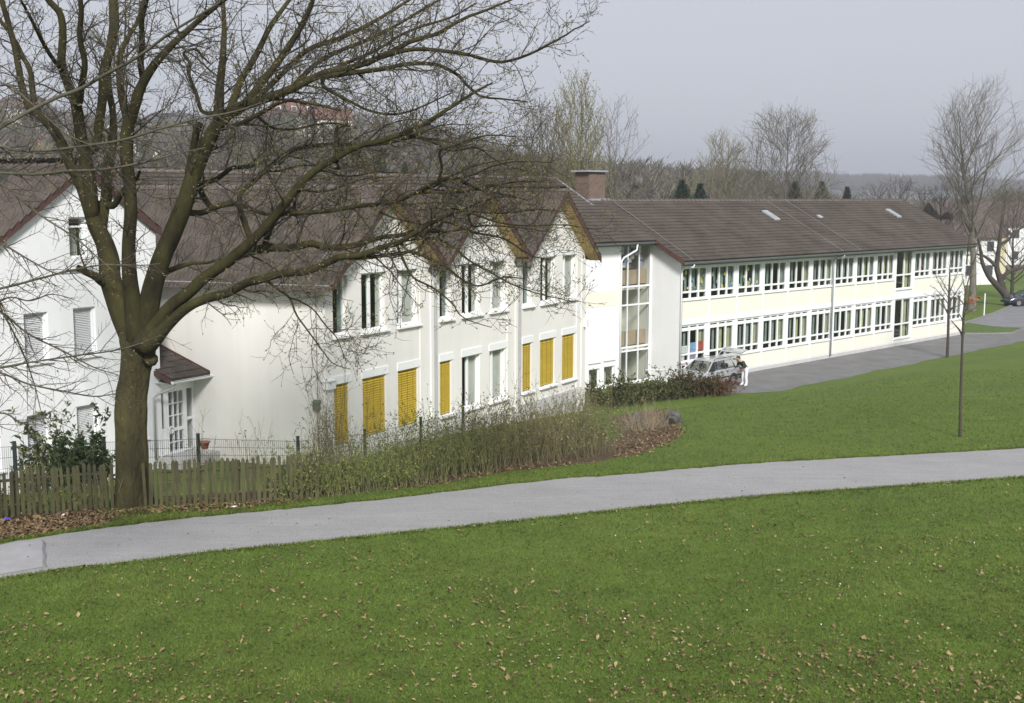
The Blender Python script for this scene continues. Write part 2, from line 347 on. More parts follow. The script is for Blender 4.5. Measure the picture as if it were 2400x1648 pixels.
def pathmat():
    m = mat('path_asphalt', (.305, .303, .304), .95, .04, .9, bump=.5, bscale=38, spec=.2); nt = m.node_tree; b = nt.nodes['Principled BSDF']; base = b.inputs['Base Color'].links[0].from_socket
    g = nt.nodes.new('ShaderNodeNewGeometry')
    for sc, lo, hi, st in ((48, .62, 1.35, None), (3.0, .93, 1.06, (.15, 1.6, 1)), (.45, .95, 1.04, None)):
        n = nt.nodes.new('ShaderNodeTexNoise'); n.inputs['Scale'].default_value = sc; n.inputs['Detail'].default_value = 5; n.inputs['Roughness'].default_value = .7
        if st: mp = nt.nodes.new('ShaderNodeMapping'); mp.inputs['Scale'].default_value = st; mp.inputs['Rotation'].default_value = (0, 0, rad(-20)); nt.links.new(g.outputs['Position'], mp.inputs[0]); nt.links.new(mp.outputs[0], n.inputs['Vector'])
        else: nt.links.new(g.outputs['Position'], n.inputs['Vector'])
        mr = nt.nodes.new('ShaderNodeMapRange'); mr.inputs[1].default_value = .3; mr.inputs[2].default_value = .7; mr.inputs[3].default_value = lo; mr.inputs[4].default_value = hi; nt.links.new(n.outputs[0], mr.inputs[0])
        x = nt.nodes.new('ShaderNodeMix'); x.data_type = 'RGBA'; x.blend_type = 'MULTIPLY'; x.inputs[0].default_value = 1; nt.links.new(base, x.inputs[6]); nt.links.new(mr.outputs[0], x.inputs[7]); base = x.outputs[2]
    nt.links.new(base, b.inputs['Base Color']); return m
W['path'] = pathmat()
W['asphalt'] = mat('yard_asphalt', (.155, .155, .155), .92, .18, .8, bump=.3, bscale=30)
W['road'] = mat('road_asphalt', (.20, .20, .21), .92, .15, .8, bump=.3, bscale=30)
W['kerb'] = mat('kerb_stone', (.22, .215, .20), .9, .15, 3)
# path sheet, ragged edges
def strip(name, A, B, m, lift, cross=6, rag=.0):
    n = len(A); V = []
    ra = np.cumsum(rng.normal(0, rag, n)); ra -= np.linspace(ra[0], ra[-1], n); ra = np.clip(ra, -.12, .12); rb = rng.normal(0, rag*.8, n)
    for i in range(n):
        for k in range(cross+1):
            t = k/cross; p = A[i]*(1-t)+B[i]*t
            if k == 0: p = p+(A[i]-B[i])/np.linalg.norm(A[i]-B[i])*(ra[i]+rng.normal(0, rag*.5))
            if k == cross: p = p+(B[i]-A[i])/np.linalg.norm(A[i]-B[i])*(rb[i])
            V.append((p[0], p[1], 0))
    V = np.array(V); V[:, 2] = hgt(V[:, 0], V[:, 1])+lift
    id_ = np.arange(n*(cross+1)).reshape(n, cross+1); F = np.stack([id_[:-1, :-1], id_[:-1, 1:], id_[1:, 1:], id_[1:, :-1]], -1).reshape(-1, 4)
    return np_mesh(name, V, F, m, smooth=True)
tag(place(strip('footpath', PTs, PLs, W['path'], .012, 8, .05), 'footpath'), kind='structure')
# paler resurfaced patch and dark tar seam at the left end of the path
def patch(name, pts, m, lift):
    P = ground_at([p[0] for p in pts], [p[1] for p in pts]); P[:, 2] = hgt(P[:, 0], P[:, 1])+lift
    b = MB(); b.poly(P); return b
W['pathpale'] = mat('path_patch_pale', (.34, .335, .345), .92, .1, 2, bump=.3, bscale=45)
W['tar'] = mat('path_tar', (.20, .20, .205), .85, .2, 4)
pm = []
for x in np.linspace(-60, 100, 9): pm.append((x, 1281+(-.155*(x)) - 1.5*math.sin(x)))
low = [(x, 1281-.155*x+68-.02*x) for x in np.linspace(100, -60, 9)]
o = patch('path_patch', pm+low, W['pathpale'], .020).build('path_patch', W['pathpale']); tag(o, kind='structure')
seam = [(98, 1268), (104, 1275), (101, 1290), (106, 1305), (103, 1320), (108, 1332)]
o = patch('tar_seam', [(x-2.5, y) for x, y in seam]+[(x+3.5, y) for x, y in seam[::-1]], W['tar'], .027).build('tar_seam', W['tar']); tag(o, kind='structure')

# yard asphalt in front of the classroom wing, then the street at its far end
def flat(name, pts, m, z, kind='structure'):
    b = MB(); b.poly([np.array([p[0], p[1], z]) for p in pts]); return tag(b.build(name, m), kind=kind)
edge = [FB(s, LAWN_N+.10*math.sin(s*.9)+.07*math.sin(s*2.3+1), 0) for s in np.arange(1.8, 76, .6)]
corner = [FB(.2, 4.0, 0), FB(-2.5, 2.4, 0), FB(-6.8, 1.0, 0)]
yard = corner[::-1]+edge+[FB(76, -.02, 0), FB(-6.8, -.02, 0)]
flat('yard_asphalt', yard, W['asphalt'], .012)
def gz(px, py, z=0.0): d = ray(px, py); return EYE+d*((z-EYE[2])/d[2])
flat('street', [gz(2268, 757), gz(2330, 736), gz(2376, 716), gz(2460, 702), gz(2800, 690), gz(2800, 752), gz(2420, 757), gz(2392, 768), gz(2330, 766)], W['road'], .016)
kb = MB()
kp = [gz(2262, 759), gz(2330, 736.5), gz(2376, 716.5), gz(2460, 702)]
for a, b_ in zip(kp[:-1], kp[1:]):
    d = (b_-a)/np.linalg.norm(b_-a); n_ = np.array([-d[1], d[0], 0]); kb.hexa([a, b_, b_+n_*.15, a+n_*.15, a+UP*.12, b_+UP*.12, b_+n_*.15+UP*.12, a+n_*.15+UP*.12])
tag(kb.build('kerb', W['kerb']), kind='structure')
kp = [gz(2262, 783.5), gz(2330, 783.5), gz(2375, 782), gz(2405, 770)]
kb = MB()
for a, b_ in zip(kp[:-1], kp[1:]):
    d = (b_-a)/np.linalg.norm(b_-a); n_ = np.array([-d[1], d[0], 0]); kb.hexa([a, b_, b_+n_*.12, a+n_*.12, a+UP*.1, b_+UP*.1, b_+n_*.12+UP*.1, a+n_*.12+UP*.1])
tag(kb.build('kerb', W['kerb']), kind='structure')
W['turf'] = mat('turf', (.075, .125, .02), .9, .3, 3, bump=.5, bscale=14)
flat('grass_island', [gz(2255, 782)+UP*0, gz(2330, 783), gz(2372, 781), gz(2398, 770), gz(2330, 768.5), gz(2258, 766)], W['turf'], .06)
# ------------------------------------------------------------------ building helpers
def wall_open(mb, F, s0, s1, z0, z1, n0, n1, ops):
    """wall slab between n0 (back) and n1 (front) with rectangular openings (a,b,c,d) = s from a to b, z from c to d"""
    S = sorted({s0, s1, *[o[0] for o in ops], *[o[1] for o in ops]}); S = [x for x in S if s0-1e-6 <= x <= s1+1e-6]
    Zs = sorted({z0, z1, *[o[2] for o in ops], *[o[3] for o in ops]}); Zs = [x for x in Zs if z0-1e-6 <= x <= z1+1e-6]
    def solid(i, j):
        if not (0 <= i < len(S)-1 and 0 <= j < len(Zs)-1): return None
        a = (S[i]+S[i+1])/2; c = (Zs[j]+Zs[j+1])/2
        return not any(o[0] < a < o[1] and o[2] < c < o[3] for o in ops)
    for i in range(len(S)-1):
        for j in range(len(Zs)-1):
            if not solid(i, j): continue
            a, b, c, d = S[i], S[i+1], Zs[j], Zs[j+1]
            mb.quad(F(a, n1, c), F(b, n1, c), F(b, n1, d), F(a, n1, d)); mb.quad(F(a, n0, c), F(a, n0, d), F(b, n0, d), F(b, n0, c))
            for (di, dj, q) in ((-1, 0, (a, a, c, d)), (1, 0, (b, b, c, d)), (0, -1, (a, b, c, c)), (0, 1, (a, b, d, d))):
                if solid(i+di, j+dj) is not True:
                    A, B_, C, D = q
                    if A == B_: mb.quad(F(A, n0, C), F(A, n1, C), F(A, n1, D), F(A, n0, D))
                    else: mb.quad(F(A, n0, C), F(B_, n0, C), F(B_, n1, C), F(A, n1, C))
def tile_proto(w, h, lift=.03, wave=.028):
    """one interlocking tile: two rolls across, raised lower edge. local x across, y up-slope, z out"""
    b = MB(); k = 8; top = []; bot = []; lip = []
    for i in range(k+1):
        x = w*i/k; z = wave*(.5-.5*math.cos(2*math.pi*2*i/k))
        bot.append((x, 0, lift+z)); top.append((x, h*1.08, z)); lip.append((x, 0, z-.01))
    b.smooth = False
    for i in range(k):
        b.quad(bot[i], bot[i+1], top[i+1], top[i]); b.quad(lip[i], lip[i+1], bot[i+1], bot[i])
    return b
def tile_slope(O, u, v, U, Vl, w, h, inside=None):
    """positions + orthonormal basis of tiles on the plane O + u*a + v*b (u along the eave, v up the slope)"""
    u = u/np.linalg.norm(u); v = v/np.linalg.norm(v); n = np.cross(u, v)
    if n[2] < 0: n = -n
    n /= np.linalg.norm(n); vy = np.cross(n, u)
    P = []
    for r in range(int(math.ceil(Vl/h))):
        for c in range(int(math.ceil(U/w))):
            a, b = c*w, r*h
            if inside and not inside(a+w/2, b+h/2): continue
            P.append(np.array(O)+u*a+v*b+n*.012)
    return P, (u, vy, n)
def joined_tiles(name, P, basis, proto, m, parent):
    u, vy, n = basis; pv = np.array(proto.v); R = np.stack([u, vy, n]); lv = pv@R
    P = np.array(P); Vv = (P[:, None, :]+lv[None]).reshape(-1, 3); pf = np.array(proto.f)
    # slight unevenness course by course
    Vv = Vv+np.repeat(rng.normal(0, .004, len(P)), len(pv))[:, None]*n
    Ff = (pf[None]+(np.arange(len(P))*len(pv))[:, None, None]).reshape(-1, 4)
    return tag(place(np_mesh(name, Vv, Ff, m), name, parent), kind='stuff')
def single_tiles(P, basis, me, parent):
    u, vy, n = basis
    for p in P:
        j = rng.normal(0, .006, 3); uu = u+n*j[0]*1.2; p = p+n*j[1]
        place(me, 'tile', parent, mat4=Matrix(((uu[0], vy[0], n[0], p[0]), (uu[1], vy[1], n[1], p[1]), (uu[2], vy[2], n[2], p[2]), (0, 0, 0, 1))))
def gutter(mb, pts, r=.075, sides=7):
    pts = [np.array(p) for p in pts]
    for a, b in zip(pts[:-1], pts[1:]):
        d = (b-a)/np.linalg.norm(b-a); s = np.cross(d, UP); s /= np.linalg.norm(s)
        ring = [(math.cos(math.pi*k/sides)*r, -math.sin(math.pi*k/sides)*r) for k in range(sides+1)]
        for k in range(sides):
            (x0, z0), (x1, z1) = ring[k], ring[k+1]
            mb.quad(a+s*x0+UP*z0, a+s*x1+UP*z1, b+s*x1+UP*z1, b+s*x0+UP*z0)
        mb.tube([a+s*r, b+s*r], .012, 4); 
        for e in (a, b): mb.poly([e+s*x+UP*z for x, z in ring])
def curtain(F, s0, s1, n, z0, z1, m, parent, folds=5, amp=.03):
    b = MB(); k = folds*4; b.smooth = True
    for i in range(k):
        a, c = s0+(s1-s0)*i/k, s0+(s1-s0)*(i+1)/k; na, nc = n+amp*math.sin(2*math.pi*i/4), n+amp*math.sin(2*math.pi*(i+1)/4)
        b.quad(F(a, na, z0), F(c, nc, z0), F(c, nc, z1), F(a, na, z1))
    return b.build('curtain', m, parent)
def rect_frame(mb, F, s0, s1, z0, z1, n0, n1, w):
    mb.box(F, s0, s1, n0, n1, z0, z0+w); mb.box(F, s0, s1, n0, n1, z1-w, z1); mb.box(F, s0, s0+w, n0, n1, z0+w, z1-w); mb.box(F, s1-w, s1, n0, n1, z0+w, z1-w)

# ================================================================== gabled wing
L_A, G = 18.3, 6.1; ZE, ZR = 7.38, 9.95
def school_gabled():
    root = thing('gabled_wing', 'cream rendered two-storey school building with three pointed gables and yellow blinds', 'building', FA(9, 0, 1.2))
    F = FA
    # windows: narrow, double, double in every bay
    ups, los = [], []
    for g in range(3):
        b = G*g
        ups += [(b+.46, b+1.22, g, 0), (b+1.95, b+3.25, g, 1), (b+3.95, b+5.15, g, 2)]
    lo_z0, lo_z1, up_z0, up_z1 = 1.95, 3.92, 5.45, 7.33
    ops = [(a, c, up_z0, up_z1) for a, c, *_ in ups]+[(a, c, lo_z0, lo_z1) for a, c, *_ in ups]
    w = MB(); wall_open(w, F, 0, L_A, .2, ZE, -.3, 0, ops)
    for g in range(3):   # gable triangles
        a, c = G*g, G*(g+1); w.prism([F(a, 0, ZE), F(c, 0, ZE), F((a+c)/2, 0, ZR-.06)], F(0, -.3, 0)-F(0, 0, 0))
    wall = w.build('facade_wall', W['cream'], root)
    # blank side wall (runs back to the left), and the hidden sides
    s = MB(); s.box(F, -.02, .28, -13, -.301, .2, ZE-.15); s.build('side_wall', W['cream'], root)
    s = MB(); s.box(F, L_A-.3, L_A, -12, -.301, 0, ZE-.05); s.build('rear_wall', W['cream'], root)
    # shallow render pilasters between the bays
    for g in range(4):
        s = MB(); c = min(max(G*g, .16), L_A-.2); s.box(F, c-.16, c+.2, 0, .045, .3, ZE-.35 if 0 < g < 3 else ZE-.3); s.build('pilaster', W['cream'], root)
    for g in range(3):
        c = G*g+5.55; s = MB(); s.box(F, c-.28, c+.05, 0, .035, .3, ZE+.25); s.build('pilaster', W['cream'], root)
    # rooms
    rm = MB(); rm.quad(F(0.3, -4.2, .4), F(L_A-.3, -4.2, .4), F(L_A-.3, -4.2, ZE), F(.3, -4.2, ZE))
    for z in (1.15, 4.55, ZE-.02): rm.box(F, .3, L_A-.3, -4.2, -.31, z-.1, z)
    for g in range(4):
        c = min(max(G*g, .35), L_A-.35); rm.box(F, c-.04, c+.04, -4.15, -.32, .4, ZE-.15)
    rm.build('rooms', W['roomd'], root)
    # windows
    slat = None
    for lvl, (z0, z1) in (('u', (up_z0, up_z1)), ('l', (lo_z0, lo_z1))):
        for a, c, g, k in ups:
            f = MB(); rect_frame(f, F, a, c, z0, z1, -.20, -.13, .065)
            panes = [(a+.065, c-.065)]
            if k: m_ = a+(c-a)*(.47 if k == 1 else .34); f.box(F, m_-.055, m_+.055, -.205, -.125, z0+.065, z1-.065); panes = [(a+.065, m_-.055), (m_+.055, c-.065)]
            else: f.box(F, a+.065, a+.16, -.205, -.125, z0+.065, z1-.065); panes = [(a+.16, c-.065)]
            fr = f.build('window', W['frame'], root)
            for p0, p1 in panes:
                gl = MB(); gl.quad(F(p0, -.165, z0+.065), F(p1, -.165, z0+.065), F(p1, -.165, z1-.065), F(p0, -.165, z1-.065)); gl.build('pane', W['glass'], fr)
            # shutter box / lintel cover and sill
            lb = MB(); lb.box(F, a-.05, c+.12, .002, .03, z1+.0, z1+(.23 if lvl == 'u' else .26)); lb.build('lintel_cover', W['frame'], fr)
            if lvl == 'u' or g == 2 or (g == 1):
                sl = MB(); sl.hexa([F(a-.06, 0, z0-.10), F(c+.16, 0, z0-.10), F(c+.16, .12, z0-.10), F(a-.06, .12, z0-.10), F(a-.06, 0, z0-.02), F(c+.16, 0, z0-.02), F(c+.16, .12, z0-.045), F(a-.06, .12, z0-.045)]); sl.build('sill', W['frame'], fr)
            closed = lvl == 'l' and not (g == 1 and k > 0)
            if closed:
                bl = MB(); bl.box(F, a+.01, c-.01, -.115, -.055, z1-.07, z1-.005); bo = bl.build('blind', W['blind'], fr)
                # the slats: one mesh per blind width, tilted and hung one under the other
                n = int((z1-.08-z0-.03)/.080)
                for i in range(n):
                    zz = z1-.075-.080*(i+1); q = MB()
                    q.hexa([F(a+.012, -.085, zz), F(c-.012, -.085, zz), F(c-.012, -.035, zz-.004), F(a+.012, -.035, zz-.004), F(a+.012, -.10, zz+.052), F(c-.012, -.10, zz+.052), F(c-.012, -.092, zz+.056), F(a+.012, -.092, zz+.056)])
                    q.build('slat', W['blind'], fr)
                for t in (.22, .5, .78):
                    q = MB(); x = a+(c-a)*t; q.tube([F(x, -.03, z1-.05), F(x, -.03, z0+.04)], .004, 3); q.build('cord', W['rafter'], fr)
            else:
                # a light curtain drawn to the far side
                if lvl == 'l': curtain(F, panes[-1][0]+.02, c+.1, -.24, z0-.05, z1, W['curtain'], fr); curtain(F, a, a+.16, -.24, z0-.05, z1, W['curtain'], fr, 2)
                elif k == 0: curtain(F, c-.2, c+.05, -.25, z0, z1, W['curtaint'], fr, 2)
                elif k == 1: curtain(F, c-.20, c+.08, -.24, z0, z1, W['curtain'], fr, 2)
                else: curtain(F, panes[-1][0]+.04, c+.12, -.24, z0-.1, z1, W['curtain'], fr, 4)
    # ---- roofs
    u = dC; OV = .55
    rf = MB(); th = .10
    for g in range(3):
        cs = G*(g+.5)
        for side in (-1, 1):
            e = cs+side*(G/2+(.38 if (g == 0 and side < 0) or (g == 2 and side > 0) else 0)); ze = ZE-.02-(.38*(ZR-ZE)/(G/2) if (g == 0 and side < 0) or (g == 2 and side > 0) else 0)
            a0, a1 = F(e, OV, ze), F(cs, OV, ZR); b0, b1 = F(e, -15, ze), F(cs, -15, ZR)
            d = UP*th; rf.hexa([a0, b0, b1, a1, a0+d, b0+d, b1+d, a1+d])
    roof = rf.build('roof', W['tile'], root)
    pw, ph = .30, .335
    proto = tile_proto(pw, ph); me = proto.mesh('tile', W['tile'])
    # left slope of every gable: eave at the outer edge, u runs back from the verge
    for g in range(3):
        cs = G*(g+.5); off = .38 if g == 0 else 0
        e = cs-(G/2+off); ze = ZE-.02-off*(ZR-ZE)/(G/2)
        O = F(e, OV+.03, ze+th); v = F(cs, 0, ZR)-F(e, 0, ze); vl = np.linalg.norm(v)
        P, bs = tile_slope(O, u, v, 15.0, vl-.03, pw, ph)
        if g == 0:
            dist = [p[1] for p in P]; vis = [i for i, p in enumerate(P) if (p-F.O)@dC < 9.2]
            vis = sorted(vis, key=lambda i: dist[i])[:300]; vs_ = set(vis)
            single_tiles([P[i] for i in vis], bs, me, roof)
            joined_tiles('roof_tiles', [p for i, p in enumerate(P) if i not in vs_], bs, proto, W['tile'], root)
        else: joined_tiles('roof_tiles', P, bs, proto, W['tile'], root)
        # right slope
        e2 = cs+G/2+(.38 if g == 2 else 0); z2 = ZE-.02-(.38*(ZR-ZE)/(G/2) if g == 2 else 0)
        O = F(e2, OV+.03, z2+th); v = F(cs, 0, ZR)-F(e2, 0, z2)
        P, bs = tile_slope(O, u, v, 15.0, np.linalg.norm(v)-.03, pw, ph); joined_tiles('roof_tiles', P, bs, proto, W['tile'], root)
        # ridge caps, one after the other
        rc = MB()
        for k in range(36):
            p = F(cs, OV+.05-.42*k, ZR+th-.01); q = F(cs, OV+.05-.42*(k+1)+.03, ZR+th-.01)
            rc.tube([p+UP*.03, q], [.11, .09], 7)
        rc.build('ridge_cap', W['ridge'], root)
        # barge boards, verge tiles and boarded soffit
        for side in (-1, 1):
            off = .38 if (g == 0 and side < 0) or (g == 2 and side > 0) else 0
            e = cs+side*(G/2+off); ze = ZE-.02-off*(ZR-ZE)/(G/2)
            bb = MB(); a0, a1 = F(e, OV, ze), F(cs, OV, ZR); ex = F(0, .035, 0)-F(0, 0, 0)
            bb.prism([a0-UP*.14, a1-UP*.14, a1+UP*.13, a0+UP*.13], ex); bb.build('barge_board', W['barge'], root)
            so = MB(); vv = F(cs, 0, ZR)-F(e, 0, ze); nb = int(np.linalg.norm(vv)/.105); dn = UP*.03
            for k in range(nb):
                t0, t1 = k/nb, (k+.86)/nb
                p0 = F(e, 0, ze)+vv*t0; p1 = F(e, 0, ze)+vv*t1
                nn = F(0, OV-.01, 0)-F(0, 0, 0); bk = nn*0
                so.hexa([p0+bk-dn, p1+bk-dn, p1+nn-dn, p0+nn-dn, p0+bk, p1+bk, p1+nn, p0+nn])
            tag(so.build('soffit_boards', W['soffit'], root), kind='stuff')
    # eave of the blank wall: fascia boards, rafter feet, gutter
    es, ez = -.38, ZE-.02-.38*(ZR-ZE)/(G/2)
    fb = MB(); fb.box(F, es+.02, es+.05, -13, OV-.05, ez-.13, ez+.03); fb.build('fascia_board', W['wood'], root)
    fb = MB(); fb.box(F, es+.06, -.03, -13, OV-.05, ez-.05, ez-.02); fb.build('soffit_board', W['wood'], root)
    for k in range(15):
        r_ = MB(); n0 = -.55-.9*k; r_.prism([F(-.03, n0, ez-.22), F(es+.06, n0, ez-.055), F(-.03, n0, ez-.055)], F(0, .11, 0)-F(0, 0, 0)); r_.build('rafter_foot', W['rafter'], root)
    gt = MB(); gutter(gt, [F(es-.07, OV, ez+.08), F(es-.07, -13, ez+.08)], .07); gt.build('gutter', W['zincl'], root)
    # valley downpipes on the facade
    for g in (1, 2):
        dp = MB(); x = G*g+.02; dp.tube([F(x, .12, ZE-.1), F(x, .12, 1.0)], .05, 8); dp.build('downpipe', W['zincl'], root)
        hp = MB(); hp.hexa([F(x-.09, .05, ZE-.32), F(x+.09, .05, ZE-.32), F(x+.09, .2, ZE-.32), F(x-.09, .2, ZE-.32), F(x-.14, .02, ZE-.1), F(x+.14, .02, ZE-.1), F(x+.14, .24, ZE-.1), F(x-.14, .24, ZE-.1)]); hp.build('rainwater_head', W['zincl'], root)
    # lightning conductor: down the roof and the corner
    wr = MB(); cs = G/2
    wr.tube([F(-.32, -.28, ez+.22), F(1.35, -.28, ez+.22+1.67*(ZR-ZE)/(G/2)), F(cs, -.28, ZR+.16)], .014, 4)
    wr.tube([F(-.05, -.22, 7.0), F(-.05, -.22, 2.2)], .012, 4); wr.build('lightning_conductor', W['wire'], root)
    # small wall lamp, sounder and a green letter box by the corner
    la = MB(); la.box(F, -.06, .34, -.02, .16, 3.83, 4.08); la.box(F, -.10, .38, -.04, .2, 4.08, 4.12); la.build('wall_lamp', W['lamp'], root)
    mb_ = MB(); mb_.box(F, -.14, -.025, -.34, -.14, 3.18, 3.42); mb_.prism([F(-.17, -.37, 3.42), F(-.025, -.37, 3.42), F(-.025, -.37, 3.50)], F(0, .26, 0)-F(0, 0, 0)); mb_.build('letter_box', W['green'], root)
    al = MB(); al.box(F, L_A-.22, L_A-.02, .046, .2, 4.1, 4.42); al.build('wall_box', W['lamp'], root)
    # pale plinth line
    pl = MB(); pl.box(F, 0, L_A, 0, .03, .2, 1.45); pl.build('plinth', W['plinth'], root)
school_gabled()

# ================================================================== classroom wing (with its stair bay and tall rear roof)
def school_wing():
    root = thing('classroom_wing', 'long two-storey white school wing with pale yellow panels and brown tiled roof', 'building', FB(14, 0, 0))
    F = FB; Lb = 33.55; mod = 2.575
    ops = []; wins = []
    for lvl, (z0, z1) in enumerate(((1.16, 3.13), (4.45, 6.39))):
        for i in range(13):
            a = mod*i+.08+(.05 if i > 5 else 0); c = a+2.26
            if i == 9: zz = (.50, 3.15) if lvl == 0 else (3.78, 6.39)
            else: zz = (z0, z1)
            ops.append((a, c, *zz)); wins.append((a, c, *zz, i, lvl))
    w = MB(); wall_open(w, F, 0, Lb, .2, 6.75, -.25, 0, ops); w.build('facade_wall', W['frame'], root)
    # end wall that steps back to the stair bay
    e = MB(); tan = math.tan(rad(28))
    prof = [(0, .0), (0, 6.62), (-5.1, 6.62+5.1*tan), (-10.2, 6.62), (-10.2, .0)]
    e.prism([F(-.001, n-.0, z) for n, z in [(-.26, 0), (-.26, 6.72), (-5.1, 6.6+5.1*tan), (-10.2, 6.6), (-10.2, 0)]], dB*.25); e.build('end_wall', W['white'], root)
    e = MB(); e.prism([F(Lb-.25, n-.0, z) for n, z in [(-.26, 0), (-.26, 6.72), (-5.1, 6.6+5.1*tan), (-10.2, 6.6), (-10.2, 0)]], dB*.25); e.build('end_wall', W['white'], root)
    e = MB(); e.box(F, .25, Lb-.25, -10.2, -9.95, 0, 6.6); e.build('rear_wall', W['white'], root)
    # front corner strip
    e = MB(); e.box(F, -.002, .06, -.26, .02, .2, 6.66); e.build('corner_strip', W['frame'], root)
    pl = MB(); pl.box(F, -.02, Lb+.02, -.2, .03, 0, .22); pl.build('plinth', W['plinth'], root)
    # yellow panels below each window, in both rows
    for lvl, (z0, z1) in enumerate(((.27, 1.13), (3.46, 4.41))):
        for i in range(13):
            if i == 9: continue
            a = mod*i+.02+(.05 if i > 5 else 0); c = a+2.42
            if i == 0: a = .10
            p = MB(); p.box(F, a, min(c, Lb-.08), .001, .022, z0, z1); p.build('panel', W['panel'], root)
    i = 9; a = mod*9+.09
    p = MB(); p.box(F, a+.05, a+2.2, .001, .022, .27, .44); p.build('panel', W['panel'], root)
    sb = MB(); sb.box(F, 0, Lb, .002, .05, 3.14, 3.42); sb.build('floor_band', W['frame'], root)
    sb = MB(); sb.box(F, 0, Lb, .002, .06, 6.42, 6.60); sb.build('eave_band', W['frame'], root)
    # thin white posts between the windows
    for i in range(14):
        s = mod*i-.12+(.05 if i > 5 else 0)
        if i == 0: continue
        if i == 13: s = Lb-.16
        for z0, z1 in ((.23, 3.13), (3.43, 6.41)):
            p = MB(); p.box(F, s, s+.17, .0015, .032, z0, z1); p.build('post', W['frame'], root)
    # rooms
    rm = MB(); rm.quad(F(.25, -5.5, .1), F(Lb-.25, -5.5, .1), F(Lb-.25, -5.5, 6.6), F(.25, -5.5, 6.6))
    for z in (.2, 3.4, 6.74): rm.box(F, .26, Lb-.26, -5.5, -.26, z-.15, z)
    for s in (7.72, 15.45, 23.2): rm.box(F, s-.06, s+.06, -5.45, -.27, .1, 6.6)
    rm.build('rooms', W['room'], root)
    pap = [mat('paper_yellow', (.75, .68, .18), .8, .05), mat('paper_blue', (.25, .40, .62), .8, .1), mat('paper_white', (.75, .75, .72), .8, .05), mat('paper_red', (.45, .09, .06), .8, .1), mat('paper_green', (.10, .25, .16), .8, .2), mat('paper_violet', (.35, .30, .45), .8, .1)]
    for a, c, z0, z1, i, lvl in wins:
        f = MB(); fw = .085
        rect_frame(f, F, a, c, z0, z1, -.10, -.02, fw)
        panes = []
        if i == 9:   # tall glazed stair-hall light: two columns, two rows
            m_ = (a+c)/2; zr = z0+(z1-z0)*.36
            f.box(F, m_-.055, m_+.055, -.105, -.015, z0+fw, z1-fw); f.box(F, a+fw, m_-.055, -.102, -.018, zr-.05, zr+.05); f.box(F, m_+.055, c-fw, -.102, -.018, zr-.05, zr+.05)
            for p0, p1 in ((a+fw, m_-.055), (m_+.055, c-fw)):
                panes += [(p0, p1, z0+fw, zr-.05), (p0, p1, zr+.05, z1-fw)]
        else:
            cols = [a+fw, a+(c-a)*.36, a+(c-a)*.68, c-fw]
            za, zb, zc = z0+.40, z1-.15, z1-.33   # rails
            for x in cols[1:3]: f.box(F, x-.055, x+.055, -.105, -.015, z0+fw, z1)
            for k in range(3):
                p0 = cols[k]+(.055 if k else 0); p1 = cols[k+1]-(.055 if k < 2 else 0)
                f.box(F, p0, p1, -.102, -.018, za-.05, za+.05); f.box(F, p0, p1, -.102, -.018, zc, zb-.01)
                panes += [(p0, p1, z0+fw, za-.05), (p0, p1, za+.05, zc), (p0, p1, zb-.01, z1-.035)]
        fr = f.build('window' if i != 9 else 'glazed_door', W['frame'], root)
        for p0, p1, q0, q1 in panes:
            gl = MB(); gl.quad(F(p0, -.06, q0), F(p1, -.06, q0), F(p1, -.06, q1), F(p0, -.06, q1)); gl.build('pane', W['glass'], fr)
        si = MB(); si.box(F, a-.04, c+.04, .023, .09, z0-.05, z0+.03); si.build('sill', W['frame'], fr)
        # curtains just inside
        r = random.Random(i*7+lvl)
        cm = W['curtaing'] if lvl == 0 or i in (0, 4, 5, 8) else W['curtaint']
        if i == 9:
            curtain(F, c-.85, c-.25, -.22, z0, z1, W['curtaing'], fr, 3); curtain(F, a+.1, a+.45, -.22, z0, z1, W['curtaing'] if lvl == 0 else W['curtaint'], fr, 3)
        else:
            curtain(F, c-.46, c-.12, -.20, z0+.38, z1, cm, fr, 3); curtain(F, a+.50, a+.70, -.20, z0+.38, z1, W['curtaint'], fr, 2)
            if r.random() < .5: curtain(F, a+1.05, a+1.45, -.22, z0+.38, z1, W['curtaing'] if r.random() < .6 else W['curtaint'], fr, 3)
        # children's paper cut-outs stuck on the inside of the upper left windows
        if lvl == 1 and (i < 3 or i > 9):
            for k in range(15 if i < 3 else 7):
                m_ = r.choice([0, 0, 1, 1, 2, 2, 4, 5] if i < 3 else [3, 2, 4, 0]); x = r.uniform(a+.15, c-.15); zz = r.choice([r.uniform(z0+.5, z1-.5), r.uniform(z0+.45, z0+.8)]); rx, rz = r.uniform(.05, .10), r.uniform(.06, .15)
                q = MB(); q.poly([F(x+rx*math.cos(t)*(1-.25*math.sin(t)), -.075-.004*k, zz+rz*math.sin(t)) for t in np.linspace(0, 2*math.pi, 11)[:-1]]); q.build('paper_cutout', pap[m_], fr)
        if lvl == 0 and i == 0:
            for (p0, p1, q0, q1), m_ in zip([(a+.09, a+.74, z0+.48, z0+.85), (a+.88, a+1.48, z0+.46, z0+.98), (a+1.62, a+2.15, z0+.50, z0+1.0), (a+.09, a+.5, z0+.1, z0+.33), (a+.9, a+1.46, z0+.1, z0+.33)], (2, 1, 3, 2, 5)):
                q = MB(); q.quad(F(p0, -.08, q0), F(p1, -.08, q0), F(p1, -.08, q1), F(p0, -.08, q1)); q.build('paper_sheet', pap[m_], fr)
        if i not in (9,) :
            tb = MB(); tb.box(F, a+.1, c-.1, -1.6, -1.0, z0-.45, z0-.38); tb.build('desk', W['stairwood'], fr)
    # ---- roof of the wing
    ov = .55; th = .10; ez = 6.62-ov*tan+.1; rn = -5.1; rz = ez+(ov-rn)*tan
    s0, s1 = -.42, Lb+.45
    rf = MB(); d = UP*th
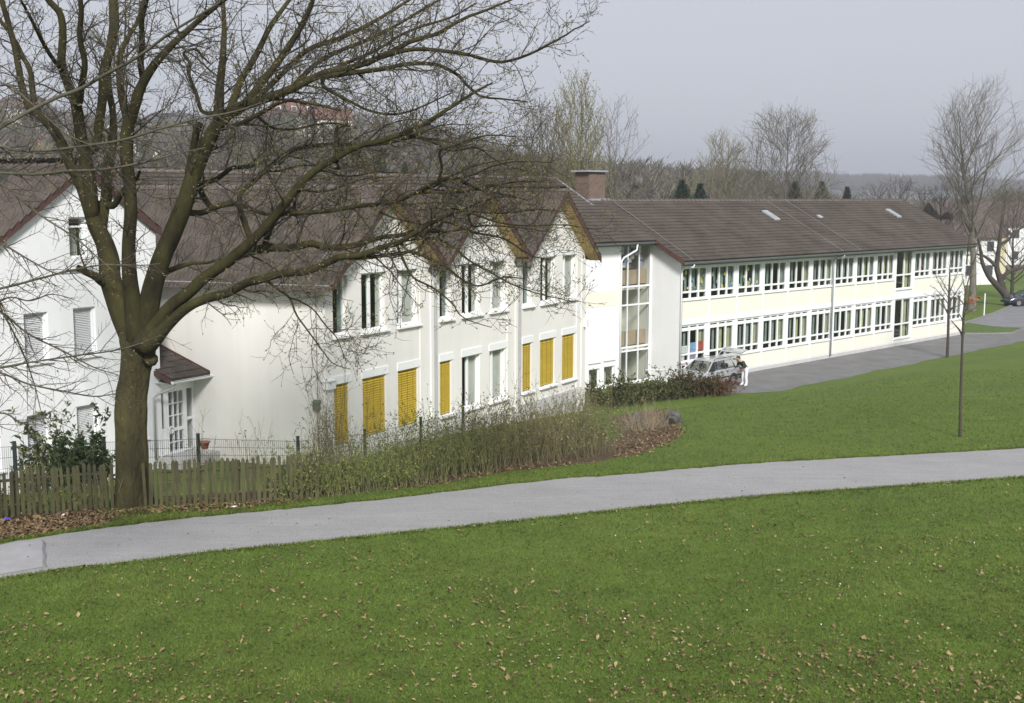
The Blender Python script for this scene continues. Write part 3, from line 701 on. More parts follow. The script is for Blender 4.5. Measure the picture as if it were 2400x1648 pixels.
    rf.hexa([F(s0, ov, ez), F(s1, ov, ez), F(s1, rn, rz), F(s0, rn, rz), F(s0, ov, ez)+d, F(s1, ov, ez)+d, F(s1, rn, rz)+d, F(s0, rn, rz)+d])
    rf.hexa([F(s0, rn, rz), F(s1, rn, rz), F(s1, -10.7, ez), F(s0, -10.7, ez), F(s0, rn, rz)+d, F(s1, rn, rz)+d, F(s1, -10.7, ez)+d, F(s0, -10.7, ez)+d])
    roof = rf.build('roof', W['tile2'], root)
    proto = tile_proto(.30, .335, .035, .03)
    v = F(0, rn, rz)-F(0, ov, ez); vl = np.linalg.norm(v)
    P, bs = tile_slope(F(s0, ov+.04, ez-.02+th), dB, v, s1-s0, vl, .30, .335); joined_tiles('roof_tiles', P, bs, proto, W['tile2'], root)
    rc = MB()
    for k in range(int((s1+.0)/.42)+1):
        a = s0+.42*k; rc.tube([F(a, rn, rz+th+.03), F(a+.40, rn, rz+th)], [.12, .10], 7)
    rc.build('ridge_cap', W['ridge'], root)
    vb = MB(); vb.prism([F(s0, ov, ez-.14), F(s0, rn, rz-.14), F(s0, rn, rz+.14), F(s0, ov, ez+.14)], -dB*.03); vb.build('barge_board', W['barge'], root)
    vb = MB(); vb.prism([F(s1, ov, ez-.14), F(s1, rn, rz-.14), F(s1, rn, rz+.14), F(s1, ov, ez+.14)], dB*.03); vb.build('barge_board', W['barge'], root)
    sf = MB(); sf.quad(F(s0, ov-.02, ez-.06), F(s1, ov-.02, ez-.06), F(s1, .0, 6.64), F(s0, 0, 6.64)); sf.build('soffit', W['frame'], root)
    fa = MB(); fa.box(F, s0, s1, ov-.03, ov, ez-.16, ez+.02); fa.build('fascia', W['zinc'], root)
    gt = MB(); gutter(gt, [F(s1, ov+.11, ez+.02), F(s0-.02, ov+.11, ez+.02)], .10); gt.build('gutter', W['zinc'], root)
    for s, sx in ((.28, -.02), (15.42, 15.14)):
        dp = MB(); dp.smooth = True; dp.tube([F(s, ov+.1, ez-.06), F(s, ov+.08, ez-.22), F((s+sx)/2, .28, 6.2), F(sx, .11, 6.02), F(sx, .11, .15)], .052, 8); dp.build('downpipe', W['frame'] if s < 1 else W['zincl'], root)
    # metal roof windows and the lightning conductors
    for s, n in ((13.2, -2.9), (28.8, -2.9), (18.6, -3.0)):
        z = ez+(ov-n)*tan+th+.03; k = MB(); wv = .30; ln = .95; small = s == 18.6
        if small: wv, ln = .2, .25
        p0, p1 = F(s, n, z), F(s, n-ln, z+ln*tan); sd = dB*wv*2
        k.hexa([p0, p0+sd, p1+sd, p1, p0+UP*.10, p0+sd+UP*.10, p1+sd+UP*.10, p1+UP*.10]); rw = k.build('roof_window', W['zincl'], root)
        if not small:
            g_ = MB(); g_.quad(p0+dB*.07+UP*.104+(p1-p0)*.1, p0+sd-dB*.07+UP*.104+(p1-p0)*.1, p0+sd-dB*.07+UP*.104+(p1-p0)*.9, p0+dB*.07+UP*.104+(p1-p0)*.9); g_.build('pane', W['lead'], rw)
    wr = MB()
    for s in (.3, 15.4, 17.6): wr.tube([F(s, ov, ez+th+.06), F(s-.0, rn, rz+th+.14)], .016, 4)
    wr.build('lightning_conductor', W['wire'], root)

    # ---- stair bay, set back 1.9 m
    rec = -1.9; sl, sr = -6.4, -.001
    sw = [(-4.95, -4.12, .08, 1.1), (-3.78, -2.95, .10, 1.13)]
    gl_op = (-2.55, -.06, .12, 7.42)
    FR = Frame(F(0, rec, 0), dB, nB)
    wv = MB(); wall_open(wv, FR, sl, sr, 0, 7.55, -.25, 0, sw+[gl_op]); wv.build('stair_wall', W['white'], root)
    bd_ = MB(); bd_.box(FR, sl, -2.60, .001, .012, 4.26, 5.04); bd_.build('wall_band', W['band'], root)
    for a, c, z0, z1 in sw:
        f = MB(); rect_frame(f, FR, a, c, z0, z1, -.16, -.09, .06); fr = f.build('window', W['frame'], root)
        q = MB(); q.quad(FR(a+.06, -.125, z0+.06), FR(c-.06, -.125, z0+.06), FR(c-.06, -.125, z1-.06), FR(a+.06, -.125, z1-.06)); q.build('pane', W['glass'], fr)
        q = MB(); q.box(FR, a-.05, c+.05, .002, .03, z1+.26, z1+.30); q.build('drip_mould', W['zincl'], fr)
        curtain(FR, a+.35, a+.6, -.4, z0, z1, W['curtain'], fr, 2)
    st = MB(); a, c, z0, z1 = gl_op; rect_frame(st, FR, a, c, z0, z1, -.10, -.03, .05)
    cols = [a+.05, -1.93, -1.0, c-.05]; rows = [z0+.05, 1.78, 1.98, 4.20, 5.16, z1-.05]
    for x in cols[1:3]: st.box(FR, x-.028, x+.028, -.103, -.027, z0+.05, z1-.05)
    for r_ in rows[1:-1]:
        for k in range(3): st.box(FR, cols[k]+(.028 if k else 0), cols[k+1]-(.028 if k < 2 else 0), -.10, -.03, r_-.04, r_+.04)
    fr = st.build('stair_window', W['frame'], root)
    for k in range(3):
        for z_a, z_b in zip(rows[:-1], rows[1:]):
            q = MB(); q.quad(FR(cols[k], -.065, z_a), FR(cols[k+1], -.065, z_a), FR(cols[k+1], -.065, z_b), FR(cols[k], -.065, z_b)); q.build('pane', W['glass'], fr)
    # stairwell interior: back wall, landings, wooden panelling, posters
    it = MB(); it.quad(FR(-6.3, -1.9, 0), FR(-.05, -1.9, 0), FR(-.05, -1.9, 7.5), FR(-6.3, -1.9, 7.5)); it.quad(FR(-.03, -.26, 0), FR(-.03, -3.2, 0), FR(-.03, -3.2, 7.5), FR(-.03, -.26, 7.5)); it.quad(FR(-6.3, -3.2, 7.5), FR(-.03, -3.2, 7.5), FR(-.03, -.26, 7.5), FR(-6.3, -.26, 7.5)); it.build('stairwell', W['stairwall'], root)
    for z in (1.85, 5.12): q = MB(); q.box(FR, -6.2, -.05, -1.85, -.5, z-.18, z); q.build('landing', W['stairwall'], root)
    for z in (2.05, 5.25): q = MB(); q.box(FR, -2.5, -.08, -.36, -.30, z, z+.75); q.build('parapet', W['stairwood'], root)
    r = random.Random(3)
    for k in range(26):
        x = r.uniform(-2.5, -.5); z = r.uniform(6.1, 7.2); q = MB(); q.box(FR, x, x+r.uniform(.15, .35), -.30, -.29+.002*k, z, z+r.uniform(.15, .4)); q.build('drawing', pap[r.choice([1, 2, 2, 3, 5, 5, 2])], root)
    q = MB(); q.box(FR, -1.35, -.3, -1.89, -1.84, 2.9, 3.9); q.build('notice_board', pap[2], root)
    # ---- tall rear roof over the stair bay and behind the gables (same slope, carried higher)
    n_e = rec+ov; z_e = ez+(ov-n_e)*tan; n_r = -7.35; z_r = z_e+(n_e-n_r)*tan; sR, sL = .55, -31.0
    vE = -4.65 # right verge of the high part
    mr = MB(); d = UP*th
    def slab(a, b, n0, z0_, n1, z1_): mr.hexa([F(a, n0, z0_), F(b, n0, z0_), F(b, n1, z1_), F(a, n1, z1_), F(a, n0, z0_)+d, F(b, n0, z0_)+d, F(b, n1, z1_)+d, F(a, n1, z1_)+d])
    slab(sL, s0, n_e, z_e+.002, rn, rz+.002); slab(sL, vE+3.0, rn, rz+.002, n_r, z_r); slab(sL, vE+3.0, n_r, z_r, -16, z_r-(-n_r+-16)*0-(16+n_r)*tan)
    mr.build('high_roof', W['tile2'], root)
    v2 = F(0, n_r, z_r)-F(0, n_e, z_e); vl2 = np.linalg.norm(v2); lim = np.linalg.norm(F(0, rn, rz)-F(0, n_e, z_e))
    P, bs = tile_slope(F(sL, n_e+.04, z_e-.02+th), dB, v2, s0+.35-sL, vl2, .30, .335, inside=lambda a, b: b < lim or a < vE+3.0-sL); joined_tiles('roof_tiles', P, bs, proto, W['tile2'], root)
    # little cat-slide piece of eave that juts past the step
    jt = MB(); jt.hexa([F(s0, n_e, z_e), F(sR, n_e, z_e), F(sR, n_e-.25, z_e+.25*tan+.03), F(s0, n_e-.25, z_e+.25*tan+.03), F(s0, n_e, z_e)+d, F(sR, n_e, z_e)+d, F(sR, n_e-.25, z_e+.25*tan+.03)+d, F(s0, n_e-.25, z_e+.25*tan+.03)+d]); 
    rc = MB()
    for k in range(66):
        a = vE+3.0-.42*k; rc.tube([F(a, n_r, z_r+th+.03), F(a-.40, n_r, z_r+th)], [.12, .10], 7)
    rc.build('ridge_cap', W['ridge'], root)
    gt = MB(); gutter(gt, [F(sR, n_e+.09, z_e+.02), F(-7, n_e+.09, z_e+.02)], .085); gt.build('gutter', W['zinc'], root)
    fa = MB(); fa.box(F, -7, s0, n_e-.03, n_e, z_e-.14, z_e+.04); fa.build('fascia', W['zinc'], root)
    sf = MB(); sf.quad(F(-7, n_e-.03, z_e-.04), F(s0, n_e-.03, z_e-.04), F(s0, rec, 7.5), F(-7, rec, 7.5)); sf.build('soffit', W['frame'], root)
    dp = MB(); dp.smooth = True; dp.tube([F(-2.0, n_e+.08, z_e-.05), F(-2.02, n_e+.06, z_e-.35), F(-2.5, rec+.16, z_e-.75), F(-2.62, rec+.10, z_e-.95), F(-2.62, rec+.10, .1)], .05, 8); dp.build('downpipe', W['frame'], root)
    # gable end of the high roof above the wing's ridge, with lead flashing
    he = MB(); he.prism([F(vE+2.9, rn-.3, rz), F(vE+2.9, n_r, z_r), F(vE+2.9, -11, z_r-(11+n_r)*tan), F(vE+2.9, -11, 6)], -dB*.25); he.build('end_wall', W['white'], root)
    fl = MB(); fl.prism([F(vE+2.95, -4.6, rz-.5*tan+th+.05), F(vE+2.95, n_r, z_r+th+.05), F(vE+2.95, n_r, z_r+th-.1), F(vE+2.95, -4.6, rz-.5*tan+th-.06)], dB*.16); fl.build('lead_flashing', W['lead'], root)
    # chimney
    c0, c1, m0, m1 = vE+3.55, vE+4.85, -6.4, -5.4
    ch = MB(); ch.box(F, c0, c1, m0, m1, 8.6, 11.12); cho = ch.build('chimney', W['brick'], root)
    k = MB(); k.box(F, c0-.22, c1+.10, m0-.15, m1+.15, 11.121, 11.21); k.build('cap_slab', W['lead'], cho)
    k = MB(); k.box(F, c0-.1, c1+.15, m1, m1+.25, rz+.02, rz+.26); k.build('apron_flashing', W['lead'], cho)
    for s, n in ((c0+.1, m0+.2), (c0+.5, m0+.4), (c1-.5, m1-.2), (c1-.15, m1-.5)):
        k = MB(); k.tube([F(s, n, 11.23), F(s, n, 11.95)], .016, 4); k.build('rod', W['wire'], cho)
school_wing()

# ================================================================== house on the left
def house():
    root = thing('gabled_house', 'bright white rendered house with closed grey roller shutters behind the big tree', 'house', FH(-3, 0, 1.5))
    F = FH; cs = -2.68; hw = 2.72; ze, zr = 8.72, 10.55; sl_ = (zr-ze)/hw
    sL, sR = -11.5, .06
    wins = [(-4.87, -4.07, 5.18, 6.56), (-3.19, -2.38, 5.17, 6.58), (-1.35, -.55, 5.17, 6.58), (-4.93, -4.12, 2.35, 3.72), (-3.22, -2.42, 2.35, 3.72), (-1.4, -.6, 2.35, 3.72), (-6.6, -5.8, 5.18, 6.56), (-6.6, -5.8, 2.35, 3.72)]
    att = (-3.21, -2.55, 8.02, 9.18)
    w = MB(); wall_open(w, F, sL, sR, .5, ze, -.3, 0, wins+[(att[0], att[1], att[2], ze)])
    # gable: hand-cut round the attic window
    top = lambda s: zr-.03-abs(s-cs)*sl_
    S = sorted({cs-hw*3.2, cs, sR, att[0], att[1]})
    for a, c in zip(S[:-1], S[1:]):
        lo = ze if not (att[0]-1e-6 <= a and c <= att[1]+1e-6) else att[3]
        ta, tc = top(a), top(c)
        if ta < ze and tc > ze: a = cs-(zr-.03-ze)/sl_; ta = ze
        w.prism([F(a, 0, lo), F(c, 0, lo), F(c, 0, max(tc, lo)), F(a, 0, max(ta, lo+.001))], F(0, -.3, 0)-F(0, 0, 0))
    w.build('gable_wall', W['house'], root)
    s = MB(); s.box(F, sR-.3, sR, -9, -.301, .5, ze); s.build('side_wall', W['house'], root)
    for a, c, z0, z1 in wins:
        f = MB(); rect_frame(f, F, a, c, z0, z1, -.17, -.08, .05); fr = f.build('window', W['frame'], root)
        n = int((z1-z0-.1)/.05)
        for i in range(1):
            q = MB()
            for k in range(n):
                za = z0+.05+k*(z1-z0-.1)/n; zb = za+(z1-z0-.1)/n
                q.quad(F(a+.05, -.155, za), F(c-.05, -.155, za), F(c-.05, -.13, (za+zb)/2), F(a+.05, -.13, (za+zb)/2)); q.quad(F(a+.05, -.13, (za+zb)/2), F(c-.05, -.13, (za+zb)/2), F(c-.05, -.155, zb-.004), F(a+.05, -.155, zb-.004))
            q.build('roller_shutter', W['shutter'], fr)
        q = MB(); q.box(F, a-.06, c+.08, -.1, .07, z0-.06, z0-.005); q.build('sill', W['house'], fr)
    a, c, z0, z1 = att; f = MB(); rect_frame(f, F, a, c, z0, z1, -.2, -.14, .055); f.box(F, a+.05, c-.05, -.2, -.14, z1-.3, z1-.25); fr = f.build('window', W['frame'], root)
    q = MB(); q.quad(F(a+.05, -.17, z0+.05), F(c-.05, -.17, z0+.05), F(c-.05, -.17, z1-.05), F(a+.05, -.17, z1-.05)); q.build('pane', W['glass'], fr)
    curtain(F, a, c, -.4, z0, z1-.25, W['curtain'], fr, 5)
    q = MB(); q.box(F, a-.1, c+.1, -.02, .07, z0-.36, z0-.31); q.build('sill', W['zincl'], fr)
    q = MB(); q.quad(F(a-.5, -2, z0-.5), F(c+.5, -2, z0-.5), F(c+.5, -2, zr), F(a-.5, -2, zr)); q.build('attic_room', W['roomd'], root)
    # roof
    ov = .14; th = .1; rf = MB(); d = UP*th
    el = cs-hw*3.0; zl = zr-hw*3.0*sl_*1.0
    er = cs+hw+.10; z_r = zr-(hw+.10)*sl_
    for e, z in ((el, zl), (er, z_r)):
        a0, a1, b0, b1 = F(e, ov, z), F(cs, ov, zr), F(e, -9.5, z), F(cs, -9.5, zr); rf.hexa([a0, b0, b1, a1, a0+d, b0+d, b1+d, a1+d])
    roof = rf.build('roof', W['tile'], root)
    proto = tile_proto(.30, .335); me = proto.mesh('tile', W['tile'])
    v = F(cs, 0, zr)-F(el, 0, zl); P, bs = tile_slope(F(el, ov+.03, zl+th), dC, v, 9.6, np.linalg.norm(v)-.02, .30, .335)
    keep = sorted(range(len(P)), key=lambda i: -P[i][2]+P[i][1]*.12)[:200]; ks = set(keep)
    single_tiles([P[i] for i in keep], bs, me, roof); joined_tiles('roof_tiles', [p for i, p in enumerate(P) if i not in ks], bs, proto, W['tile'], root)
    v = F(cs, 0, zr)-F(er, 0, z_r); P, bs = tile_slope(F(er, ov+.03, z_r+th), dC, v, 9.6, np.linalg.norm(v)-.02, .30, .335); joined_tiles('roof_tiles', P, bs, proto, W['tile'], root)
    rc = MB()
    for k in range(23): rc.tube([F(cs, ov+.05-.42*k, zr+th+.02), F(cs, ov+.08-.42*(k+1), zr+th-.01)], [.11, .09], 7)
    rc.build('ridge_cap', W['ridge'], root)
    for e, z in ((el, zl), (er, z_r)):
        bb = MB(); bb.prism([F(e, ov, z-.10), F(cs, ov, zr-.10), F(cs, ov, zr+.13), F(e, ov, z+.13)], F(0, .03, 0)-F(0, 0, 0)); bb.build('barge_board', W['barge'], root)
    # small rendered chimney just behind the ridge
    ch = MB(); ch.box(F, cs-.1, cs+.45, -4.2, -3.7, zr-.4, zr+.75); c_ = ch.build('chimney', W['house'], root)
    k = MB(); k.box(F, cs-.17, cs+.52, -4.27, -3.63, zr+.751, zr+.83); k.build('cap_slab', W['barge'], c_)
house()

# ================================================================== entrance porch in the corner
def porch():
    o = FA(0, -4.74, 0); F = Frame(o, dA, -dC); F.O = F.O*1.0
    root = thing('entrance_porch', 'small entrance porch with brown lean-to roof and white glazed lattice door', 'porch', F(-.8, 0, 1.5))
    fl = 1.62; zt = 3.98; s0, s1 = -1.72, -.03
    w = MB(); w.box(F, s0, s1, -.1, 0, 3.72, zt-.02); w.box(F, s0, s0+.12, -.1, 0, fl, 3.72); w.build('front_wall', W['frame'], root)
    # narrow side light left, lattice door, side light right
    def light(a, c, z0, z1, name='window', lower=True):
        f = MB(); rect_frame(f, F, a, c, fl+.02, z1, -.08, -.02, .07)
        f.box(F, a+.07, c-.07, -.08, -.02, z0-.09, z0)
        fr = f.build(name, W['frame'], root)
        q = MB(); q.quad(F(a+.06, -.05, z0), F(c-.06, -.05, z0), F(c-.06, -.05, z1-.06), F(a+.06, -.05, z1-.06)); q.build('pane', W['glass'], fr)
        q = MB()
        if lower: q.quad(F(a+.06, -.05, fl+.09), F(c-.06, -.05, fl+.09), F(c-.06, -.05, z0-.09), F(a+.06, -.05, z0-.09)); q.build('pane', W['glass'], fr)
        else: q.box(F, a+.07, c-.07, -.07, -.03, fl+.09, z0-.09); q.build('panel', W['frame'], fr)
        curtain(F, a, c, -.3, fl, z1, W['curtain'], fr, 3, .02)
    light(s0+.12, s0+.48, 2.5, 3.70, lower=False); light(-.42, -.03, 2.72, 3.72)
    a, c = s0+.49, -.43; f = MB(); rect_frame(f, F, a, c, fl+.01, 3.72, -.09, -.01, .09); 
    cols = np.linspace(a+.09, c-.09, 4); rows = [fl+.12, 1.95, 2.32, 2.78, 3.22, 3.63]; rows = [fl+.14, 2.0, 2.36, 2.52, 2.88, 3.26, 3.63]
    f.box(F, a+.09, c-.09, -.088, -.012, 2.36, 2.46)
    for x in cols[1:-1]: f.box(F, x-.016, x+.016, -.085, -.015, fl+.1, 3.63)
    for z in (2.0, 2.86, 3.25):
        for k in range(3): f.box(F, cols[k]+.016, cols[k+1]-.016, -.084, -.016, z-.016, z+.016)
    dr = f.build('door', W['frame'], root)
    for k in range(3):
        for z0, z1 in ((fl+.1, 1.984), (2.016, 2.36), (2.46, 2.844), (2.876, 3.234), (3.266, 3.63)):
            q = MB(); q.quad(F(cols[k]+.016, -.05, z0), F(cols[k+1]-.016, -.05, z0), F(cols[k+1]-.016, -.05, z1), F(cols[k]+.016, -.05, z1)); q.build('pane', W['glass'], dr)
    wr = MB(); wr.smooth = True; ctr = F(a+.13, .03, 2.42)
    wr.tube([ctr+dA*.09*math.cos(t)+UP*.11*math.sin(t) for t in np.linspace(0, 2*math.pi, 15)], .025, 6); wr.build('door_wreath', W['lamp'], dr)
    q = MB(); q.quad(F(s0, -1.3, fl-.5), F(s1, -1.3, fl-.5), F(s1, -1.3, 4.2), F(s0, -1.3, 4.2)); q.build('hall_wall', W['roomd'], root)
    # lean-to roof falling towards the door
    ov = .62; rf = MB(); d = UP*.09; a0, a1 = F(s0+.02, ov, zt+.06), F(.0, ov, zt+.06); b0, b1 = F(s0+.02, -1.5, zt+.96), F(.0, -1.5, zt+.96)
    rf.hexa([a0, a1, b1, b0, a0+d, a1+d, b1+d, b0+d]); roof = rf.build('roof', W['tile'], root)
    proto = tile_proto(.30, .335, .02, .022); me = proto.mesh('tile', W['tile']); v = b0-a0
    P, bs = tile_slope(a0+d*1.05, dA, v, 1.68, np.linalg.norm(v), .30, .335); single_tiles(P, bs, me, roof)
    vb = MB(); vb.prism([a1+d+UP*.03, b1+d+UP*.03, b1+d+UP*.09, a1+d+UP*.09], -dA*.07); vb.build('verge_flashing', W['barge'], root)
    vb = MB(); vb.prism([a0-UP*.05, b0-UP*.05, b0+d, a0+d], -dA*.03); vb.build('verge_flashing', W['barge'], root)
    sf = MB(); sf.quad(F(s0, ov-.02, zt+.03), F(0, ov-.02, zt+.03), F(0, 0, zt+.03), F(s0, 0, zt+.03)); sf.build('soffit', W['frame'], root)
    gt = MB(); gutter(gt, [F(.02, ov+.07, zt+.10), F(s0-.02, ov+.07, zt+.10)], .075); gt.build('gutter', W['frame'], root)
    dp = MB(); dp.smooth = True; x = s0+.12; dp.tube([F(x, ov+.05, zt+.03), F(x, ov-.02, zt-.12), F(x-.22, .2, zt-.3), F(x-.30, .12, zt-.42), F(x-.30, .12, fl)], .042, 7); dp.build('downpipe', W['zincl'], root)
    st = MB(); st.box(F, s0, .0, -1.3, .9, 1.0, fl); st.build('step', W['plinth'], root)
porch()
# ------------------------------------------------------------------ branching
W['bark'] = mat('mossy_bark', (.042, .034, .022), .95, .35, 2.2, c2=(.082, .076, .032), bump=1.0, bscale=16, stretch=(1, 1, .4), spec=.15, detail=8)
W['bark'].node_tree.nodes['Bump'].inputs['Distance'].default_value = .05
W['barkl'] = mat('mossy_limb_bark', (.029, .023, .015), .95, .35, 2.2, c2=(.060, .056, .020), bump=1.0, bscale=16, stretch=(1, 1, .5), spec=.15, detail=8)
W['twig'] = mat('dark_twig', (.052, .043, .030), .9, .25, 4)
W['bud'] = leafmat('opening_buds', (.17, .15, .05), .4, 3.0, .3)
W['beech'] = mat('pale_beech_bark', (.082, .076, .052), .85, .25, 6)
W['beechbud'] = mat('beech_bud', (.26, .17, .10), .8, .3, 8)
class Tubes:
    """many tapering tubes collected into one mesh; grouped by side count and built with numpy"""
    def __init__(self): self.d = {}
    def add(self, P, R, sides): self.d.setdefault((len(P), sides), []).append((np.asarray(P, float), np.asarray(R, float)))
    def mesh(self, name, m):
        Vs, Fs, base = [], [], 0
        for (n, k), L in self.d.items():
            P = np.stack([l[0] for l in L]); R = np.stack([l[1] for l in L]); N = len(L)
            T = np.empty_like(P); T[:, 1:-1] = P[:, 2:]-P[:, :-2]; T[:, 0] = P[:, 1]-P[:, 0]; T[:, -1] = P[:, -1]-P[:, -2]
            T /= np.linalg.norm(T, axis=-1, keepdims=True)+1e-12
            D = P[:, -1]-P[:, 0]; D /= np.linalg.norm(D, axis=-1, keepdims=True)+1e-12
            ref = np.where(np.abs(D[:, 2:3]) < .75, np.array([[0, 0, 1.]]), np.array([[1., .3, 0]]))[:, None, :]
            A = np.cross(T, ref); A /= np.linalg.norm(A, axis=-1, keepdims=True)+1e-12; B = np.cross(T, A)
            an = 2*np.pi*np.arange(k)/k
            V = P[:, :, None, :]+R[:, :, None, None]*(np.cos(an)[None, None, :, None]*A[:, :, None, :]+np.sin(an)[None, None, :, None]*B[:, :, None, :])
            i = np.arange(N*n*k).reshape(N, n, k); i2 = np.roll(i, -1, axis=2)
            F = np.stack([i[:, :-1], i2[:, :-1], i2[:, 1:], i[:, 1:]], -1).reshape(-1, 4)
            Vs.append(V.reshape(-1, 3)); Fs.append(F+base); base += N*n*k
        return np_mesh(name, np.concatenate(Vs), np.concatenate(Fs), m, smooth=True)
def spline(P, n):
    P = np.asarray(P, float); k = len(P); Q = np.vstack([2*P[0]-P[1], P, 2*P[-1]-P[-2]])
    t = np.linspace(0, k-1-1e-6, n); i = t.astype(int); f = (t-i)[:, None]
    p0, p1, p2, p3 = Q[i], Q[i+1], Q[i+2], Q[i+3]
    return .5*((2*p1)+(-p0+p2)*f+(2*p0-5*p1+4*p2-p3)*f**2+(-p0+3*p1-3*p2+p3)*f**3)
def unit(v): return v/(np.linalg.norm(v)+1e-12)
def wander(p, d, L, n, r, wig, up):
    """a crooked shoot of n points from p along d"""
    P = [p]; d = unit(d); st = L/(n-1)
    for _ in range(n-1):
        d = unit(d+r.normal(0, wig, 3)+np.array([0, 0, up])); P.append(P[-1]+d*st)
    return np.array(P)
def shoots(path, rad_, r, spacing, t0, spread, out=None):
    """origins and directions of side shoots along a path"""
    seg = np.linalg.norm(np.diff(path, axis=0), axis=1); cum = np.r_[0, np.cumsum(seg)]; L = cum[-1]
    s = L*t0+r.uniform(0, spacing)
    while s < L:
        i = min(np.searchsorted(cum, s)-1, len(path)-2); i = max(i, 0); f = (s-cum[i])/(seg[i]+1e-9)
        p = path[i]*(1-f)+path[i+1]*f; t = unit(path[i+1]-path[i]); rr = rad_[i]*(1-f)+rad_[i+1]*f
        q = r.normal(0, 1, 3); q = unit(q-t*(q@t)); d = unit(t*r.uniform(.35, .95)+q*spread)
        yield p, d, rr, s/L, L
        s += spacing*r.uniform(.6, 1.5)
def bud_mesh(name, P, D, size, m, r, wid=.32):
    """little lens-shaped leaves: two triangles each"""
    P = np.asarray(P); D = np.asarray(D); n = len(P); S = size*r.uniform(.6, 1.4, n)[:, None]
    q = r.normal(0, 1, (n, 3)); q -= D*(q*D).sum(1, keepdims=True); q /= np.linalg.norm(q, axis=1, keepdims=True)+1e-9
    a, b, c, d = P, P+D*S*.5+q*S*wid, P+D*S, P+D*S*.5-q*S*wid
    V = np.stack([a, b, c, d], 1).reshape(-1, 3); return np_mesh(name, V, np.arange(4*n).reshape(n, 4), m)

